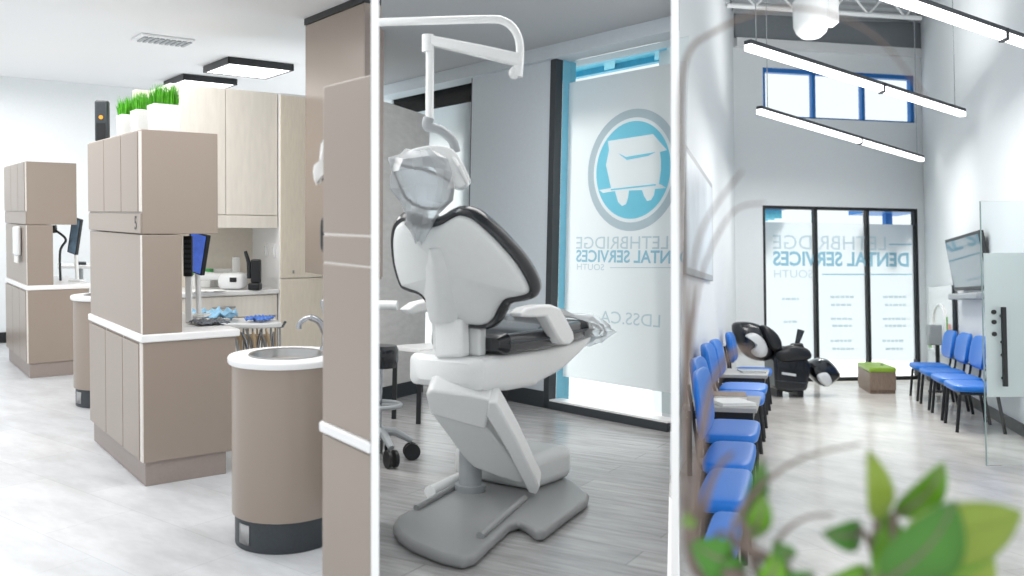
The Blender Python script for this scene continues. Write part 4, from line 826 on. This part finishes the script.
mesh('soundbar', MB().prism([rw(12.0, .0), rw(10.15, .0), rw(10.15, .14), rw(12.0, .14)], 1.34, 1.42), GREYP, room=C, bevel=.02, label='grey soundbar shelf on the wall under the television', cat='soundbar')
# wall art with arch and small sanitizer station
t = thing(C, 'wall_art', 'pale glass panel with white arch and plants on right wall', 'picture', rw(13.4, .02)+V(0, 0, .66)); rp_ = lambda y0, y1, o0, o1, z0, z1: MB().prism([rw(y0, o0), rw(y1, o0), rw(y1, o1), rw(y0, o1)], z0, z1)
mesh('panel', rp_(12.35, 14.6, .004, .03, .55, 1.54), GLOSSW, t); mesh('panel_edge', rp_(12.3, 12.36, .002, .034, .55, 1.54), DARK, t)
ar = [rw(13.4+.55*math.cos(math.pi*i/16), .036)+V(0, 0, 1.05+.22*math.sin(math.pi*i/16)) for i in range(17)]; mesh('arch', MB().tube([rw(13.95, .036)+V(0, 0, .6)]+ar+[rw(12.85, .036)+V(0, 0, .6)], .02, 8), WHITE, t)
mesh('green_motif', rp_(12.75, 12.86, .03, .034, .6, 1.1).prism([rw(14.3, .03), rw(14.5, .03), rw(14.5, .034), rw(14.3, .034)], .58, .95), GRASS, t); mesh('pink_motif', rp_(12.5, 12.72, .03, .034, .75, 1.0), mat('pink_motif', (222, 150, 140), .5, noise=(10, .2)), t)
t = thing(C, 'sanitizer_stand', 'small grey dispenser box on a black post by wall art', 'dispenser', V(*rayx(936, 13.2), 0)); b0 = V(*rayx(936, 13.2), 0)
mesh('post', MB().tube([b0, b0+V(0, 0, .95)], .03, 10), BLACK, t); mesh('foot', MB().lathe([(.14, 0), (.14, .02), (.03, .03)], b0, 20), BLACK, t); mesh('dispenser_box', box(-.14, .05, -.06, .06, .68, .98, M=Matrix.Translation(b0)), GREYP, t, bevel=.02)
# glass door
g0 = C.Z(987, 467, 0); t = thing(C, 'door_1', 'frameless glass door with frosted band and black handle', None, g0, kind='structure')
gd = V(1, .03, 0); zt_ = C.Y(988, 201, g0.y).z; zf0, zf1 = C.Y(988, 397, g0.y).z, C.Y(988, 253, g0.y).z
gb = lambda x0, x1, z0, z1, d0, d1: MB().prism([g0+gd*x0+V(0, d0, 0), g0+gd*x1+V(0, d0, 0), g0+gd*x1+V(0, d1, 0), g0+gd*x0+V(0, d1, 0)], z0, z1)
mesh('glass_leaf', gb(0, 1.0, .01, zt_, 0, .012), GLASS, t); mesh('frosted_band', gb(.012, 1.0, zf0, zf1, -.004, -.001), FROST, t); mesh('glass_edge', gb(-.004, .002, .01, zt_, -.001, .013), mat('green_glass_edge', (150, 172, 170), .2, noise=(20, .05)), t)
hx_ = (1004.5-987)/900*g0.y; za, zb_ = C.Y(1004, 386, g0.y).z, C.Y(1004, 307, g0.y).z
hd = mesh('door_handle', MB().box(-.016, .016, -.06, -.03, za, zb_, Matrix.Translation(g0+gd*hx_)), BLACK, t, bevel=.003)
mb = MB()
for y in (316, 342, 355, 378): mb.tube([g0+gd*hx_+V(0, -.04, C.Y(1000, y, g0.y).z), g0+gd*hx_+V(0, .03, C.Y(1000, y, g0.y).z)], .011, 8)
mesh('handle_fixing', mb, BLACK, hd)
mb = MB()
for y in (312, 322, 334): mb.tube([g0+gd*.09+V(-.01, -.02, C.Y(1000, y, g0.y).z), g0+gd*.09+V(-.01, .01, C.Y(1000, y, g0.y).z)], .018, 12)
mesh('lock_stud', mb, BLACK, t)

# ---- foreground plant
YP = 1.0; t = thing(C, 'potted_plant', 'blurred green leafy plant in front with grey arching twigs', 'plant', V(.33, YP+.13, 0)); pb0 = V(.33, YP+.13, 0)
mesh('pot', MB().lathe([(.13, 0), (.17, .3), (.18, .34), (.165, .34), (.155, .3), (.02, .29)], pb0, 36), POTM, t); mesh('soil', MB().lathe([(.155, .29), (.15, .31), (.02, .315)], pb0, 28), SOIL, t)
g = lambda x, y, k=0: C.Y(x, y, YP+k)
stem0 = pb0+V(0, 0, .31)
def leaf(x0, y0, x1, y1, wpx, m, k0=0, k1=0, bend=.02, fold=.25):
    p, q = g(x0, y0, k0), g(x1, y1, k1); ax = q-p; sd = ax.cross(V(0, 1, 0)).normalized(); nrm = V(0, -1, 0); n = 12; hw = wpx/2*YP/900; rows = []
    for i in range(n+1):
        s = i/n; w_ = hw*(math.sin(math.pi*min(1, s*1.02)**.8)**.7 if 0 < s < 1 else .02); c_ = p+ax*s+nrm*bend*math.sin(math.pi*s)
        rows.append([c_-sd*w_+nrm*w_*fold, c_-sd*w_*.5+nrm*w_*fold*.35, c_, c_+sd*w_*.5+nrm*w_*fold*.35, c_+sd*w_+nrm*w_*fold])
    mb = MB().loft(rows, cap=False, closed=False); lf = mesh('leaf', mb, m, t, solid=.0015, ang=180)
    mesh('midrib', MB().tube([p+ax*s/6+nrm*(bend*math.sin(math.pi*s/6))-V(0, .001, 0) for s in range(7)], [.0022, .0022, .002, .0018, .0014, .001, .0006], 6), TWIG if m is not LEAFO else LEAFO, lf)
def stem(px, r=.004, m=TWIG, name='stem', k=0): mesh(name, MB().tube(smooth_path([stem0]+[g(x, y, k) for x, y in px], 6), r, 8), m, t)
leaf(876, 520, 868, 449, 27, LEAFO); leaf(894, 516, 944, 461, 32, LEAF, .02); leaf(900, 538, 1022, 512, 58, LEAFO, -.03, -.06); leaf(905, 545, 1010, 530, 50, LEAF, -.05, -.02); leaf(862, 529, 821, 533, 31, LEAFD, .02)
leaf(884, 580, 955, 500, 60, LEAFD, -.06, -.1); leaf(885, 590, 885, 508, 46, LEAF, 0, .02); leaf(870, 572, 822, 582, 34, LEAF); leaf(930, 590, 995, 560, 44, LEAFO, .02); leaf(905, 600, 965, 545, 50, LEAF, .03)
stem([(872, 640), (874, 560), (877, 520)]); stem([(885, 640), (890, 560), (895, 512)]); stem([(890, 650), (892, 580), (902, 538)]); stem([(880, 640), (872, 550), (860, 530)]); stem([(905, 650), (915, 610), (932, 588)], k=.02)
leaf(742, 520, 762, 458, 22, LEAFD, .06); leaf(744, 540, 763, 492, 26, LEAF, .05); leaf(730, 560, 690, 542, 40, LEAFD, .0); leaf(745, 575, 700, 566, 40, LEAFD, .02); leaf(760, 585, 776, 548, 26, LEAF, .0); leaf(772, 580, 815, 572, 22, LEAFD); leaf(790, 560, 772, 540, 20, LEAFD, .02); leaf(690, 512, 681, 524, 12, LEAF)
stem([(800, 640), (765, 590), (742, 522)], .005); stem([(795, 640), (760, 600), (731, 562)], .004); stem([(790, 640), (775, 575), (742, 540)], .004); stem([(780, 610), (775, 582)], .004); stem([(740, 590), (705, 545), (691, 513)], .003)
# twigs (dry arching branches)
def twig(px, r0, k=0): 
    pts = smooth_path([stem0]+[g(x, y, k) for x, y in px], 6); n = len(pts); mesh('twig', MB().tube(pts, [1.2*r0*(1-.7*i/n) for i in range(n)], 8), TWIG, t)
twig([(760, 640), (700, 560), (697, 480), (708, 400), (724, 362), (742, 349), (757, 357)], .0062); twig([(750, 640), (700, 560), (706, 500), (718, 468), (733, 453)], .006)
twig([(790, 630), (738, 545), (738, 515), (765, 482), (805, 457), (860, 444)], .004); twig([(800, 640), (775, 560), (782, 535), (805, 518), (835, 514)], .0035)
twig([(740, 640), (692, 560), (686, 440), (690, 330), (700, 235), (742, 171)], .0034, .12); twig([(745, 640), (690, 560), (688, 420), (698, 290), (730, 215), (765, 203)], .003, .18)
twig([(735, 650), (690, 560), (686, 440), (685, 330), (682, 180), (681.5, 90), (690, 50), (712, 33), (745, 17), (785, 8), (830, 14), (880, 40), (926, 98)], .0034, .1)
area('lamp_waiting', C, (3.55, 9.2, 3.4), .9, 1.8, 46)
area('lamp_waiting_far', C, (4.6, 12.4, 3.4), .9, 1.8, 46)
area('lamp_upper', C, (4.2, 11, 3.9), .9, 2.4, 44, (0, 0, 1))
area('fill_light_chair', B, (.1, 5.0, 2.84), 1.2, 1.6, 26)  # unseen fill light added to brighten room two, no fixture there
